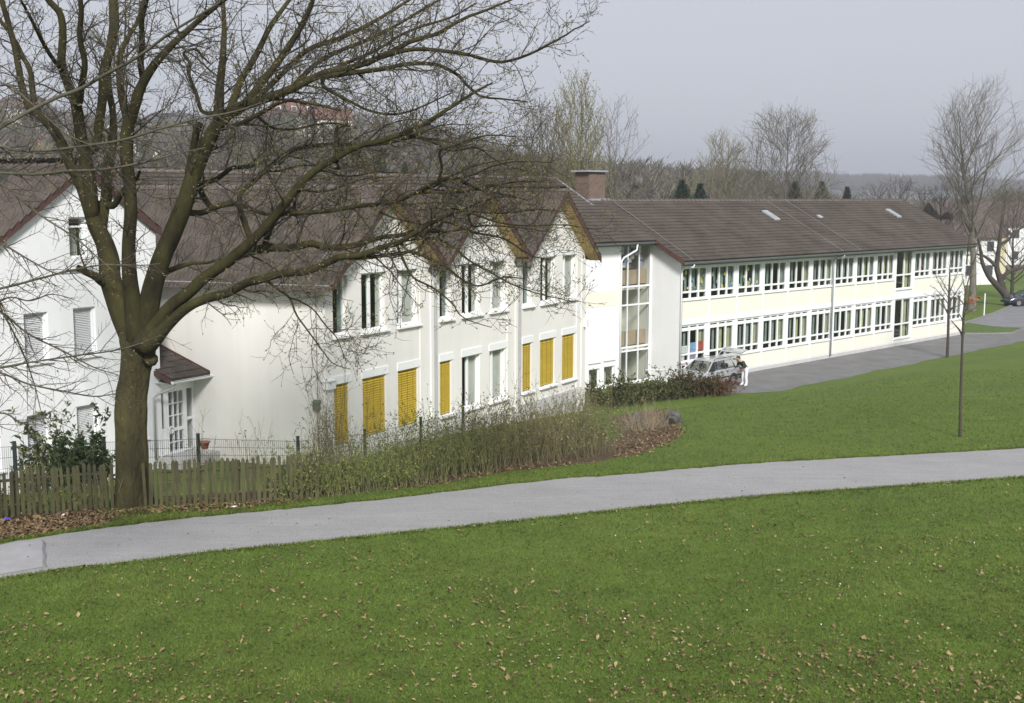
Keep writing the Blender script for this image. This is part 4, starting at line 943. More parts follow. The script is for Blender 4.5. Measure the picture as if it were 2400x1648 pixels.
# ================================================================== the big tree by the fence
def big_tree():
    r = np.random.default_rng(11); D0 = 26.3
    base = gp(312, 1186); D0 = base[1]
    root = thing('big_tree', 'big bare spreading tree with mossy trunk growing at the wooden picket fence', 'tree', base)
    mpp = lambda y: np.linalg.norm(ray(320, y))*D0/ray(320, y)[1]/FPX
    def path(pts, tr, d0=0.0, d1=0.0, nz=None):
        """pixel polyline -> points; depth runs from d0 to d1 metres relative to the trunk"""
        ox, oy, sc = tr; n = len(pts); out = []; rr = []
        for i, q in enumerate(pts):
            x, y, w = ox+q[0]/sc, oy+q[1]/sc, q[2]/sc; t = i/(n-1); dep = d0+(d1-d0)*t
            out.append(at_depth(x, y, D0+dep)); rr.append(w*(D0+dep)/FPX)
        return np.array(out), np.array(rr)
    Z1, Z2, Z3, Z8, S0 = (0, 0, 2.28), (0, 650, 2.28), (700, 400, 2.28), (600, 0, 2.85), (0, 0, 1.0)
    trunk, tr_ = path([(313, 1212, 72), (311, 1172, 47), (309, 1120, 40), (307, 1050, 37), (305, 980, 37.5), (306, 930, 37), (314, 880, 35), (322, 835, 38), (322, 795, 42), (318, 765, 38)], S0)
    t = Tubes(); n = 26; P = spline(np.c_[trunk, tr_], n)
    # fluted trunk as its own mesh
    k = 22; V = []; 
    for i in range(n):
        for j in range(k):
            a = 2*math.pi*j/k; fl = 1+(.10*math.sin(3*a+.6)+.06*math.sin(5*a+2)+.03*math.sin(9*a+i*.3))*(.6+.9*math.exp(-i/4)); rr = P[i, 3]*fl*(1+.02*math.sin(i*1.7+a*2))
            V.append((P[i, 0]+rr*math.cos(a), P[i, 1]+rr*math.sin(a), P[i, 2]))
    i_ = np.arange(n*k).reshape(n, k); F = np.stack([i_[:-1], np.roll(i_, -1, 1)[:-1], np.roll(i_, -1, 1)[1:], i_[1:]], -1).reshape(-1, 4)
    place(np_mesh('trunk', np.array(V), F, W['bark'], smooth=True), 'trunk', root)
    # burrs and cut stubs on the trunk
    for x, y, w, l in ((366, 803, 9, 10), (362, 842, 12, 12), (347, 762, 7, 4)):
        b = MB(); b.smooth = True; p = at_depth(x-w*.9, y, D0-.15); q = at_depth(x, y+2, D0-.28)
        b.tube([p, p*.5+q*.5, q], [w*1.5*.0095, w*1.3*.0095, w*.55*.0095], 9); b.build('burr', W['bark'], root)
    limbs = [
     # left group
     ([(318, 800, 34), (292, 745, 31), (272, 695, 28), (258, 650, 27), (256, 612, 27), (245, 570, 24), (225, 530, 22), (208, 482, 19), (192, 438, 17), (168, 394, 15), (146, 346, 14), (124, 306, 13), (95, 278, 12.5), (72, 262, 11), (58, 235, 10), (50, 205, 9), (42, 160, 8.5), (28, 95, 8), (10, 30, 7), (-10, -30, 6)], S0, 0, .5),
     ([(95, 276, 8), (82, 240, 8), (76, 205, 8), (72, 165, 7), (52, 125, 6.5), (30, 85, 6), (0, 45, 5), (-30, 10, 4)], S0, .3, 1.4),
     ([(215, 500, 17), (210, 430, 17), (196, 360, 16), (186, 300, 15), (176, 240, 14.5), (155, 190, 12), (144, 145, 11), (147, 90, 10), (140, 35, 9), (112, 0, 8), (95, -25, 7)], S0, .1, -1.2),
     ([(186, 240, 9), (192, 200, 9), (200, 150, 8), (190, 90, 7.5), (193, 30, 7), (188, -30, 6)], S0, -.6, -2.0),
     ([(140, 160, 6), (110, 120, 5.5), (85, 75, 5), (60, 30, 4), (35, -10, 3.5)], S0, -.8, -2.8),
     ([(246, 478, 14), (250, 420, 14), (257, 370, 13), (263, 325, 12), (264, 275, 9), (255, 215, 9), (252, 150, 8.5), (262, 90, 8)], S0, .5, 1.8),
     ([(222, 345, 12), (232, 285, 12), (239, 220, 12), (241, 165, 12.5), (257, 110, 13), (263, 55, 13), (263, 0, 12), (266, -40, 11)], S0, .2, 1.0),
     ([(235, 555, 15), (243, 500, 14), (252, 440, 13), (256, 380, 12)], S0, .2, .6),
     ([(240, 660, 13), (225, 650, 11), (205, 640, 9.5), (186, 628, 8)], S0, -.1, -.6),
     # centre
     ([(322, 790, 30), (312, 715, 22), (304, 640, 19), (303, 570, 17.5), (308, 500, 17), (306, 430, 16.5), (299, 365, 17), (302, 300, 17), (318, 248, 15), (336, 193, 13), (368, 140, 11), (408, 96, 9), (460, 48, 7.5), (522, -5, 6), (560, -35, 5)], S0, -.2, -1.8),
     ([(300, 285, 11), (286, 230, 10), (281, 185, 10), (281, 130, 8), (300, 88, 6), (322, 50, 5), (334, 0, 4.5), (340, -30, 4)], S0, -.5, .8),
     ([(336, 193, 9), (330, 150, 8.5), (334, 100, 8), (335, 50, 7), (347, 0, 6), (352, -30, 5)], S0, -.8, -2.4),
     ([(268, 480, 9), (285, 455, 8), (305, 430, 7), (322, 415, 5), (330, 395, 4)], S0, .2, -.6),
     # right leader
     ([(330, 800, 34), (345, 735, 27), (358, 670, 25), (376, 610, 24), (404, 545, 24), (430, 480, 23), (452, 410, 22), (476, 350, 20), (504, 300, 18), (540, 262, 15), (590, 242, 13), (650, 222, 11.5), (700, 200, 10), (760, 172, 9), (824, 158, 8), (900, 130, 7), (960, 100, 6), (1020, 82, 5), (1090, 42, 4), (1160, 14, 3), (1230, -20, 2)], S0, -.1, -1.5),
     ([(760, 178, 7), (825, 170, 6.5), (900, 160, 6), (950, 150, 5.5), (1020, 151, 5), (1070, 175, 4.5), (1092, 200, 4), (1126, 225, 3), (1180, 232, 2.4), (1235, 238, 1.5)], S0, -1, -2.4),
     ([(860, 150, 6), (900, 132, 6), (978, 115, 5.5), (1090, 126, 4.5), (1175, 144, 4), (1250, 122, 3.4), (1300, 95, 2.8), (1345, 70, 2), (1384, 47, 1.2)], S0, -1, -3.4),
     ([(512, 270, 14), (515, 200, 11.5), (521, 140, 9), (525, 70, 7), (522, 0, 5), (520, -30, 4)], S0, -.3, 1.2),
     ([(535, 265, 11), (563, 190, 9), (598, 130, 8), (636, 55, 6.5), (676, 0, 5), (700, -30, 4)], S0, -.4, .6),
     ([(560, 258, 12), (612, 195, 10), (660, 130, 9), (694, 78, 8), (722, 20, 6.5), (735, -25, 5)], S0, -.5, -1.0),
     ([(585, 245, 8), (650, 185, 7), (722, 116, 6.5), (800, 88, 6), (870, 55, 5), (930, 20, 4), (985, -15, 3)], S0, -.5, 1.5),
     ([(690, 200, 7), (740, 150, 6), (800, 118, 5.5), (860, 95, 5), (930, 60, 4), (1000, 20, 3.5), (1060, -15, 2.5)], S0, -.5, 2.5),
     ([(640, 226, 6), (720, 190, 5), (800, 152, 4.5), (880, 116, 4), (960, 70, 3.5), (1050, 40, 3), (1120, 5, 2)], S0, -.8, .2),
     ([(444, 400, 13), (452, 350, 10), (458, 310, 9.5), (466, 290, 8)], S0, -.4, -.9),
     ([(474, 262, 5), (460, 220, 5), (444, 178, 4.6), (447, 150, 4.3), (434, 126, 4), (460, 116, 3.5), (482, 136, 2.8), (500, 150, 2)], S0, -.4, .5),
     ([(520, 300, 7), (560, 290, 6), (620, 262, 5.5), (665, 240, 5), (720, 245, 4), (800, 262, 3)], S0, -.6, -2.2),
     ([(760, 205, 5), (812, 235, 4), (870, 262, 3.5), (930, 270, 3), (990, 250, 2.4), (1050, 225, 1.6)], S0, -1, -2.6),
     # low right limb D and its forks
     ([(338, 800, 28), (368, 762, 20), (400, 720, 17), (440, 690, 16), (478, 655, 15.5), (524, 625, 15.5), (556, 600, 15), (608, 553, 13), (648, 508, 12), (690, 456, 11), (736, 408, 10), (788, 378, 8.5), (846, 350, 7.5), (908, 336, 7), (972, 315, 6), (1046, 274, 5), (1126, 225, 3.5), (1165, 205, 2)], S0, -.3, -2.6),
     ([(556, 600, 12), (622, 581, 11), (684, 580, 10), (728, 570, 9.5), (770, 578, 8.5), (830, 572, 7.5), (890, 553, 6.5), (946, 545, 6), (1000, 520, 5), (1060, 500, 3.5), (1120, 470, 2.5), (1190, 455, 1.5)], S0, -.6, -2.0),
     ([(789, 376, 6), (787, 335, 5.2), (789, 298, 5), (812, 290, 3.5)], S0, -1.6, -1.8),
     ([(560, 470, 7), (600, 420, 6), (652, 372, 6), (700, 345, 6), (782, 335, 5.5), (846, 337, 5), (908, 330, 4.5), (980, 318, 3), (1060, 330, 2)], S0, -.6, 1.5),
     ([(470, 500, 8), (520, 482, 7.5), (560, 480, 7), (620, 505, 5), (660, 505, 4)], S0, .2, 1.2),
     ([(470, 440, 8), (510, 420, 7), (548, 396, 6), (590, 394, 5.5), (640, 380, 4)], S0, .2, 1.6),
     ([(620, 585, 9), (630, 545, 8), (655, 505, 7), (700, 500, 6), (770, 495, 6), (840, 483, 6), (905, 477, 5.5), (960, 462, 5), (1020, 430, 5), (1060, 420, 4.5), (1110, 440, 3.5), (1170, 455, 2.5), (1240, 470, 1.6)], S0, -.8, -2.8),
     ([(1024, 430, 4.2), (1035, 395, 4), (1032, 355, 3.6), (1060, 345, 3), (1130, 318, 2.4), (1210, 320, 1.6)], S0, -2.2, -3.0),
     ([(960, 316, 4), (1020, 335, 3.6), (1060, 352, 3.2), (1120, 345, 2.6), (1180, 380, 2), (1260, 400, 1.4)], S0, -2, -1.2),
     # lowest limb E
     ([(345, 810, 24), (394, 760, 15), (438, 722, 13), (486, 700, 12.5), (535, 687, 12), (575, 665, 11.5), (614, 655, 11.5), (658, 642, 11), (720, 636, 10), (772, 614, 10), (800, 602, 9.5), (845, 595, 8.5), (900, 575, 8), (936, 562, 7), (1000, 525, 6), (1050, 500, 5)], S0, -.4, -3.0),
     ([(800, 602, 6), (845, 604, 5.5), (936, 593, 5), (970, 590, 4.5), (1040, 620, 3.5), (1080, 652, 3), (1120, 670, 2.4), (1175, 650, 2), (1230, 655, 1.2)], S0, -2, -3.4),
     ([(930, 575, 4), (950, 620, 3.4), (972, 655, 3), (1020, 680, 2.6), (1060, 715, 2.2), (1088, 750, 1.6), (1150, 770, 1)], S0, -2.4, -3.6),
     ([(1000, 560, 4), (1050, 570, 3.4), (1100, 610, 3), (1150, 640, 2.4), (1200, 665, 2), (1280, 690, 1.6), (1345, 705, 1)], S0, -2.4, -3.2),
     ([(1040, 520, 3.5), (1110, 545, 3), (1180, 560, 2.6), (1240, 600, 2), (1290, 610, 1.2)], S0, -2.4, -2.2),
     ([(622, 655, 4), (655, 680, 3.2), (680, 698, 3), (692, 728, 2.6), (706, 750, 2.4), (744, 797, 2), (775, 835, 1.7), (792, 849, 1.4), (830, 862, 1)], S0, -1.4, -2.2),
     ([(680, 698, 2.4), (710, 710, 2.2), (737, 728, 2), (765, 765, 1.8), (787, 790, 1.6), (800, 815, 1.3), (815, 850, .9)], S0, -1.6, -1.2),
     ([(385, 640, 8), (420, 625, 7), (450, 615, 5.5), (490, 612, 4), (520, 600, 3)], S0, 0, .8),
    ]
    # bud-laden outer sprays in front of the gables
    for x0, y0, x1, y1, x2, y2, w, e0, e1 in ((960, 460, 1080, 400, 1200, 370, 3.4, -2, -1), (1000, 450, 1130, 440, 1300, 420, 3.4, -2, -3), (1040, 480, 1180, 500, 1330, 500, 3.2, -2.2, -3.2), (980, 545, 1120, 530, 1290, 545, 3.2, -2.4, -2.8), (900, 470, 1000, 480, 1130, 500, 3, -1.6, -.6), (1060, 420, 1160, 390, 1290, 385, 3, -2.4, -3.6), (860, 480, 960, 520, 1060, 560, 3, -1.6, -2.8), (1100, 500, 1230, 530, 1400, 540, 3, -2.8, -3.6), (820, 350, 900, 300, 990, 285, 3, -1.6, -.4), (900, 336, 1010, 300, 1100, 290, 3, -1.8, -2.8), (760, 400, 840, 410, 930, 400, 3, -1.2, 0), (700, 450, 800, 440, 900, 420, 3.4, -1, .6), (640, 300, 740, 290, 840, 300, 3.4, -.8, .8), (620, 400, 700, 390, 800, 400, 3.4, 0, 1.4)):
        limbs.append(([(x0, y0, w), ((x0+x1)/2, (y0+y1)/2+6, w*.9), (x1, y1, w*.75), ((x1+x2)/2, (y1+y2)/2-6, w*.55), (x2, y2, w*.35)], S0, e0, e1))
    l1 = Tubes(); l2 = Tubes(); l3 = Tubes(); l4 = Tubes(); BP, BD = [], []
    up_ = np.array([0, 0, 1.])
    SP, SR = [P[:, :3]], [P[:, 3]]
    for li, (pts, tr, d0, d1) in enumerate(limbs):
        Q, R = path(pts, tr, d0, d1)
        # every limb starts inside the wood that carries it
        cp, cr_ = np.concatenate(SP), np.concatenate(SR); ok = np.where(cr_ > R[0]*.7)[0]; dd_ = np.linalg.norm(cp[ok]-Q[0], axis=1); j = ok[dd_.argmin()]
        if dd_.min() < 2.6: Q = np.vstack([cp[j], Q]); R = np.r_[min(cr_[j]*.95, R[0]*1.15), R]; pts = [None]+list(pts)
        m_ = max(10, len(pts)*4); S = spline(np.c_[Q, R], m_); Pp, Rr = S[:, :3], np.maximum(S[:, 3]*np.interp(np.arange(m_)/m_, [0, .12, .3], [1, .95, .88]), .004)
        Pp = Pp+np.cumsum(r.normal(0, .006, Pp.shape), axis=0)*np.linspace(0, 1, m_)[:, None]
        l1.add(Pp, Rr, 9 if R[0] > .1 else 7); SP.append(Pp); SR.append(Rr)
        right = Q[-1, 0] > -4.5
        # second order
        for p, d, rr, f, L in shoots(Pp, Rr, r, (.21 if Q[-1, 2] < 11.5 else .22) if right else .28, .22 if R[0] > .15 else .08, 1.0):
            if rr < .008 and r.random() < .4: continue
            ln = r.uniform(.7, 1.9)*(1-.45*f)*(.75+min(rr*6, .7))
            if R[0] > .15 and f < .45: ln *= .6
            dd = unit(d+np.array([.22 if right else -.1, 0, .14])); r2 = min(rr*.5, .024)*r.uniform(.5, 1)
            P2 = wander(p, dd, ln, 7, r, .17, .03); R2 = np.linspace(r2, .0055, 7); l2.add(P2, R2, 5)
            for p3, d3, r3, f3, L3 in shoots(P2, R2, r, .135, .10, .9):
                l_3 = r.uniform(.25, .8)*(1-.4*f3)
                P3 = wander(p3, d3, l_3, 5, r, .2, .035); R3 = np.linspace(min(r3*.65, .0095), .0042, 5); l3.add(P3, R3, 3)
                for p4, d4, r4, f4, L4 in shoots(P3, R3, r, .13, .1, .9):
                    P4 = wander(p4, d4, r.uniform(.08, .26), 3, r, .2, .05); l4.add(P4, [.0040, .0034, .0026], 3)
                    if r.random() < (.98 if right else .8): BP.append(P4[-1]); BD.append(unit(P4[-1]-P4[-2]))
                    if r.random() < (.75 if right else .2): BP.append(P4[1]); BD.append(unit(r.normal(0, 1, 3)))
                if r.random() < .5: BP.append(P3[-1]); BD.append(unit(P3[-1]-P3[-2]))
    place(l1.mesh('limbs', W['barkl']), 'limbs', root)
    br = place(l2.mesh('branches', W['twig']), 'branches', root); tw = Tubes(); tw.d = {**{(5, 3): l3.d[(5, 3)]}, **l4.d}
    tag(place(tw.mesh('twigs', W['twig']), 'twigs', br), kind='stuff')
    BP = np.array(BP); BD = np.array(BD)
    place(bud_mesh('buds', BP, BD, .058, W['bud'], r, .19), 'buds', root)
    print('big tree: twigs', sum(len(v) for v in tw.d.values()), 'buds', len(BP))
big_tree()

# ================================================================== nearer beech whose pale branches reach in from the left
def near_beech():
    r = np.random.default_rng(5); D = 16.5; tb = np.array([-9.6, 16.2, h1(-9.6, 16.2)])
    root = thing('beech_tree', 'pale thin beech branches with long pointed buds reaching in from the left edge', 'tree', tb)
    trunk = np.array([tb+UP*z+np.array([.05*math.sin(z), .04*math.cos(z*1.3), 0]) for z in np.linspace(-.1, 10, 12)]); tt = Tubes(); tt.add(trunk, np.linspace(.30, .10, 12), 12); place(tt.mesh('trunk', W['beech']), 'trunk', root)
    paths = [
     [(-120, 340, 6), (0, 297, 5.2), (66, 262, 5), (132, 229, 4.8), (185, 210, 4.5), (245, 176, 4), (325, 132, 3.6), (395, 80, 3), (460, 40, 2.6), (530, -4, 2)],
     [(-120, 325, 4), (0, 342, 3.6), (35, 352, 3.6), (110, 353, 3.4), (197, 342, 3.2), (285, 329, 3), (372, 303, 2.6), (460, 279, 2.2), (548, 262, 1.8), (614, 240, 1.2)],
     [(-120, 400, 4), (0, 405, 3.6), (80, 409, 3.5), (158, 401, 3.3), (245, 397, 3), (330, 382, 2.6), (417, 360, 2), (482, 346, 1.4)],
     [(-120, 690, 3.5), (0, 676, 3), (88, 654, 2.8), (176, 632, 2.4), (245, 621, 2), (330, 622, 1.4), (375, 618, 1)],
     [(-120, 880, 3), (0, 862, 2.8), (66, 850, 2.6), (176, 834, 2.3), (246, 825, 2), (307, 812, 1.6), (377, 786, 1)],
     [(-120, 850, 2.8), (0, 874, 2.6), (66, 900, 2.3), (154, 918, 2), (220, 929, 1.6), (275, 922, 1)],
     [(-120, 660, 3), (0, 729, 2.6), (66, 782, 2.3), (154, 826, 2), (220, 861, 1.5), (280, 880, 1)],
     [(-120, 380, 3), (0, 430, 2.6), (88, 500, 2.4), (176, 557, 2), (225, 600, 1.5), (270, 640, 1)],
     [(-120, 520, 2.6), (0, 570, 2.4), (70, 610, 2), (130, 640, 1.6), (190, 640, 1)],
     [(-60, 180, 3), (20, 200, 2.6), (70, 240, 2.2), (115, 280, 2), (165, 320, 1.6), (240, 350, 1)],
     [(-120, 990, 2.4), (0, 968, 2), (50, 990, 1.8), (100, 980, 1.4), (150, 985, 1)],
     [(-100, 760, 2.4), (10, 700, 2), (70, 705, 1.8), (120, 690, 1.4), (170, 700, 1)],
     [(-80, 600, 2.4), (10, 740, 2.1), (55, 830, 1.8), (80, 900, 1.4), (95, 960, 1)],
    ]
    b1 = Tubes(); b2 = Tubes(); BP, BD = [], []
    for i, pts in enumerate(paths):
        dd = D+(-1.6+.45*i % 3.1); n = len(pts)
        Q = np.array([at_depth(x, y, dd+.5*math.sin(i+k*.5)) for k, (x, y, w) in enumerate(pts)]); R = np.array([w for _, _, w in pts])*dd/FPX
        k = np.clip(np.searchsorted(trunk[:, 2], Q[0][2]+.4), 0, 11); Q = np.vstack([trunk[k], Q]); R = np.r_[R[0]*1.4, R]
        S = spline(np.c_[Q, R], 34); b1.add(S[:, :3], np.maximum(S[:, 3], .003), 6)
        for p, d, rr, f, L in shoots(S[:, :3], S[:, 3], r, .10, .28, .9):
            P2 = wander(p, unit(d+np.array([.35, 0, -.12])), r.uniform(.25, 1.0)*(1-.3*f), 6, r, .13, .01); R2 = np.linspace(min(rr*.55, .008), .0024, 6); b2.add(P2, R2, 4)
            for p3, d3, r3, f3, L3 in shoots(P2, R2, r, .09, .1, .8):
                P3 = wander(p3, d3, r.uniform(.05, .2), 3, r, .12, .03); b2.add(P3, [.003, .0026, .002], 3); BP.append(P3[-1]); BD.append(unit(P3[-1]-P3[0]))
            BP.append(P2[-1]); BD.append(unit(P2[-1]-P2[-2]))
    br = place(b1.mesh('branches', W['beech']), 'branches', root); tag(place(b2.mesh('twigs', W['twig']), 'twigs', br), kind='stuff')
    place(bud_mesh('buds', BP, BD, .034, W['beechbud'], r, .13), 'buds', root)
near_beech()

# ================================================================== generic bare trees
def bare_tree(name, label, base, height, width, seed, bark, twig, trunk_r, fork=.25, upright=.25, n1=16, twig_r=.012, dens=1.0, budm=None, budsize=.1, group=None, lean=0.0, wig=.10, low=.2, pear=0.0):
    """bare crown grown inside an egg-shaped envelope (low = where the crown starts, as a share of the height)"""
    r = np.random.default_rng(seed); base = np.array(base, float); root = thing(name, label, 'tree', base, group)
    ec = base+UP*height*(low+1)/2; er = np.array([width/2, width/2, height*(1-low)/2])
    def env(p):
        q = (p-ec)/er; k = 1+pear*q[2]; return math.sqrt((q[0]**2+q[1]**2)*k*k+q[2]**2)
    n = 12; P = [base-UP*.15]; d = unit(np.array([lean, 0, 1.]))
    for i in range(n-1): d = unit(d+r.normal(0, .045, 3)+UP*.12); P.append(P[-1]+d*height*.90/(n-1))
    P = np.array(P); R = trunk_r*np.linspace(1, .06, n)**1.15; R[0] *= 1.35; t = Tubes(); t.add(P, R, 9); place(t.mesh('trunk', bark), 'trunk', root)
    a, b, c = Tubes(), Tubes(), Tubes(); BP, BD = [], []
    def reach(p, d, lim):
        d = unit(d); L = .2
        while L < lim and env(p+d*L) < 1.0: L += .15
        return L
    for i in range(n1):
        f = fork+(.93-fork)*((i+.5)/n1)**1.1; j = f*(n-1); k = int(j); p = P[k]*(1-(j-k))+P[min(k+1, n-1)]*(j-k); rr = np.interp(j, np.arange(n), R)
        an = i*2.4+r.uniform(-.5, .5); d = np.array([math.cos(an), math.sin(an), upright*r.uniform(.7, 1.6)+f*.7])
        ln = max(reach(p, d, height)*r.uniform(.82, 1.06), .6)
        P1 = wander(p, d, ln, 8, r, wig, .03); R1 = np.linspace(max(rr*.42, twig_r*1.7), twig_r*1.05, 8); a.add(P1, R1, 6)
        for p2, d2, r2, f2, L2 in shoots(P1, R1, r, .42/dens, .12, .85):
            d2 = unit(d2+UP*upright*.7); l2 = min(reach(p2, d2, 4.0)*r.uniform(.8, 1.15), height*.30*r.uniform(.5, 1.1)); P2 = wander(p2, d2, max(l2, .4), 6, r, wig*1.2, .04); R2 = np.linspace(min(r2*.6, twig_r*1.9), twig_r*.9, 6); b.add(P2, R2, 4)
            for p3, d3, r3, f3, L3 in shoots(P2, R2, r, .24/dens, .1, .85):
                d3 = unit(d3+UP*upright*.6); P3 = wander(p3, d3, r.uniform(.35, 1.15)*min(1.6, width/8), 4, r, wig*1.3, .04); c.add(P3, np.linspace(twig_r*.85, twig_r*.5, 4), 3)
                if budm: BP += [P3[-1], P3[1]]; BD += [unit(P3[-1]-P3[-2])]*2
    place(a.mesh('limbs', bark), 'limbs', root); br = place(b.mesh('branches', twig), 'branches', root); tag(place(c.mesh('twigs', twig), 'twigs', br), kind='stuff')
    if budm: place(bud_mesh('buds', BP, BD, budsize, budm, r, .35), 'buds', root)
    print(name, sum(len(v) for v in c.d.values()))
    return root
W['barkg'] = mat('grey_bark', (.14, .13, .105), .9, .3, 2)
W['twigg'] = mat('grey_twig', (.13, .115, .085), .9, .3, 1)
W['twigb'] = mat('brown_twig', (.085, .066, .048), .9, .3, 1)
W['twigy'] = mat('yellow_twig', (.17, .155, .085), .9, .3, 1)
W['barkd'] = mat('dark_bark', (.055, .045, .038), .9, .3, 2)
W['poplarbud'] = leafmat('poplar_buds', (.26, .25, .11), .3, .3, .3)
def P0(px, Y, z=0.0): p = at_depth(px, 460, Y); return np.array([p[0], Y, z])
hpx = lambda y, Y: 9.8+(460-y)*Y/FPX     # height of a pixel row at a given distance
G_ = 'bare trees beyond the school roof'
bare_tree('poplar_tree', 'tall upright tree with yellowish opening buds behind the brick chimney', P0(1350, 92), hpx(170, 92), 5.6, 21, W['barkg'], W['twigy'], .22, .2, 1.5, 34, .012, .85, W['poplarbud'], .13, G_, low=.15, pear=.25)
bare_tree('bare_tree', 'brownish bushy bare tree left of the upright yellowish tree', P0(1268, 86), hpx(232, 86), 6.4, 22, W['barkd'], W['twigb'], .2, .18, .9, 30, .012, .9, W['bud'], .10, G_, low=.12)
bare_tree('bare_tree', 'thin bare tree with spreading twigs right of the brick chimney', P0(1440, 95), hpx(222, 95), 6.6, 23, W['barkg'], W['twigb'], .16, .15, .8, 26, .010, .8, None, .1, G_, low=.12, pear=.3)
bare_tree('bare_tree', 'low brown bare tree filling in behind the chimney', P0(1215, 80), hpx(325, 80), 7, 24, W['barkd'], W['twigb'], .18, .15, .6, 26, .012, .9, W['bud'], .10, G_, low=.1)
bare_tree('bare_tree', 'tan bushy bare tree behind the middle of the long roof', P0(1690, 150), hpx(312, 150), 8.5, 25, W['barkg'], W['twigy'], .26, .15, .8, 30, .020, .8, None, .1, G_, low=.12)
bare_tree('bare_tree', 'wide grey bare tree with a rounded open crown above the long roof', P0(1835, 150), hpx(256, 150), 13.5, 26, W['barkg'], W['twigg'], .34, .12, .55, 34, .020, .75, None, .1, G_, low=.12)
bare_tree('bare_tree', 'tall grey bare tree with a broad fine crown at the far right', P0(2290, 104), hpx(190, 104), 9.6, 27, W['barkg'], W['twigg'], .34, .28, .6, 38, .011, .8, None, .1, G_, low=.28, pear=.15)
bare_tree('bare_tree', 'low brown bare tree at the right end of the school roof', P0(2215, 108), hpx(425, 108), 6.5, 28, W['barkd'], W['twigb'], .18, .15, .6, 26, .012, .9, None, .1, G_, low=.1)
bare_tree('bare_tree', 'brown bare tree behind the crooked tree at the right edge', P0(2385, 116), hpx(440, 116), 8, 29, W['barkd'], W['twigb'], .2, .15, .6, 26, .012, .8, None, .1, G_, low=.1)
for i, (px, Y, top, wd) in enumerate(((2105, 240, 412, 12), (2050, 235, 430, 10), (2160, 250, 434, 10))):
    bare_tree('bare_tree', ['distant rounded grey tree on the skyline left of the tall right tree', 'small distant bare tree above the right half of the ridge', 'lowest distant bare tree beside the roof end'][i], P0(px, Y), hpx(top, Y), wd, 60+i, W['barkd'], W['twigb'], .25, .15, .6, 20, .03, .45, None, .1, G_, low=.1)
# ================================================================== crooked tree by the street, young lawn trees
def crooked_tree():
    r = np.random.default_rng(41); b = gz(2366, 716); Y = b[1]
    root = thing('crooked_tree', 'dark crooked leaning tree beside the street at the far right', 'tree', b)
    T = lambda x, y, w, d=0: np.r_[at_depth(x, y, Y+d), w*Y/FPX]
    limbs = [[T(2368, 722, 13), T(2362, 700, 10), T(2350, 682, 9), T(2336, 668, 7.5), T(2318, 648, 6), T(2302, 615, 4.5), T(2298, 585, 3.5), T(2286, 540, 2.6), T(2272, 500, 1.6)],
             [T(2350, 684, 8), T(2344, 655, 7), T(2336, 625, 6), T(2340, 590, 5), T(2346, 540, 4), T(2352, 500, 3), T(2358, 460, 2)],
             [T(2356, 690, 7), T(2350, 660, 6), T(2360, 640, 5), T(2385, 630, 4), T(2420, 620, 3), T(2470, 600, 2)],
             [T(2336, 626, 4.5), T(2320, 610, 4), T(2305, 600, 3), T(2285, 596, 2), T(2262, 600, 1.2)],
             [T(2342, 575, 4), T(2365, 560, 3.4), T(2385, 540, 2.6), T(2420, 520, 1.6)]]
    t = Tubes(); c = Tubes(); c2 = Tubes()
    for L in limbs:
        S = spline(np.array(L), 22); t.add(S[:, :3], S[:, 3], 8)
        for p, d, rr, f, LL in shoots(S[:, :3], S[:, 3], r, .55, .35, .9):
            P2 = wander(p, unit(d+UP*.4), r.uniform(.8, 2.6), 6, r, .15, .05); R2 = np.linspace(min(rr*.5, .03), .012, 6); c.add(P2, R2, 4)
            for p3, d3, *_ in shoots(P2, R2, r, .3, .1, .8): c2.add(wander(p3, d3, r.uniform(.3, .9), 4, r, .2, .05), np.linspace(.012, .008, 4), 3)
    place(t.mesh('trunk', W['barkd']), 'trunk', root); br = place(c.mesh('branches', W['twigb']), 'branches', root); tag(place(c2.mesh('twigs', W['twigb']), 'twigs', br), kind='stuff')
crooked_tree()
def young_tree(label, base, pts, crown_at, seed, rods, tw=.006):
    r = np.random.default_rng(seed); root = thing('young_tree', label, 'tree', base, 'young trees on the lawn'); Y = base[1]
    Q = np.array([np.r_[at_depth(x, y, Y), w*Y/FPX] for x, y, w in pts]); Q[0, :3] = base-UP*.05; S = spline(Q, 20)
    t = Tubes(); t.add(S[:, :3], S[:, 3], 8); place(t.mesh('trunk', W['barkd']), 'trunk', root)
    c, c2 = Tubes(), Tubes()
    for (x0, y0, x1, y1, w) in rods:
        p, q = at_depth(x0, y0, Y), at_depth(x1, y1, Y+r.uniform(-.8, .8)); L = np.linalg.norm(q-p); P = wander(p, q-p, L, 9, r, .06, .02); R = np.linspace(w*Y/FPX, tw, 9); c.add(P, R, 5)
        for p3, d3, *_ in shoots(P, R, r, .16, .15, .7):
            P3 = wander(p3, unit(d3+UP*.3), r.uniform(.15, .6), 5, r, .15, .03); c2.add(P3, np.linspace(tw, tw*.6, 5), 3)
            for p4, d4, *_ in shoots(P3, np.full(5, tw*.6), r, .15, .2, .7): c2.add(wander(p4, d4, r.uniform(.06, .22), 3, r, .15, .03), [tw*.6]*3, 3)
    br = place(c.mesh('branches', W['twigb']), 'branches', root); tag(place(c2.mesh('twigs', W['twigb']), 'twigs', br), kind='stuff')
    return root
b = gp(2250, 1024)
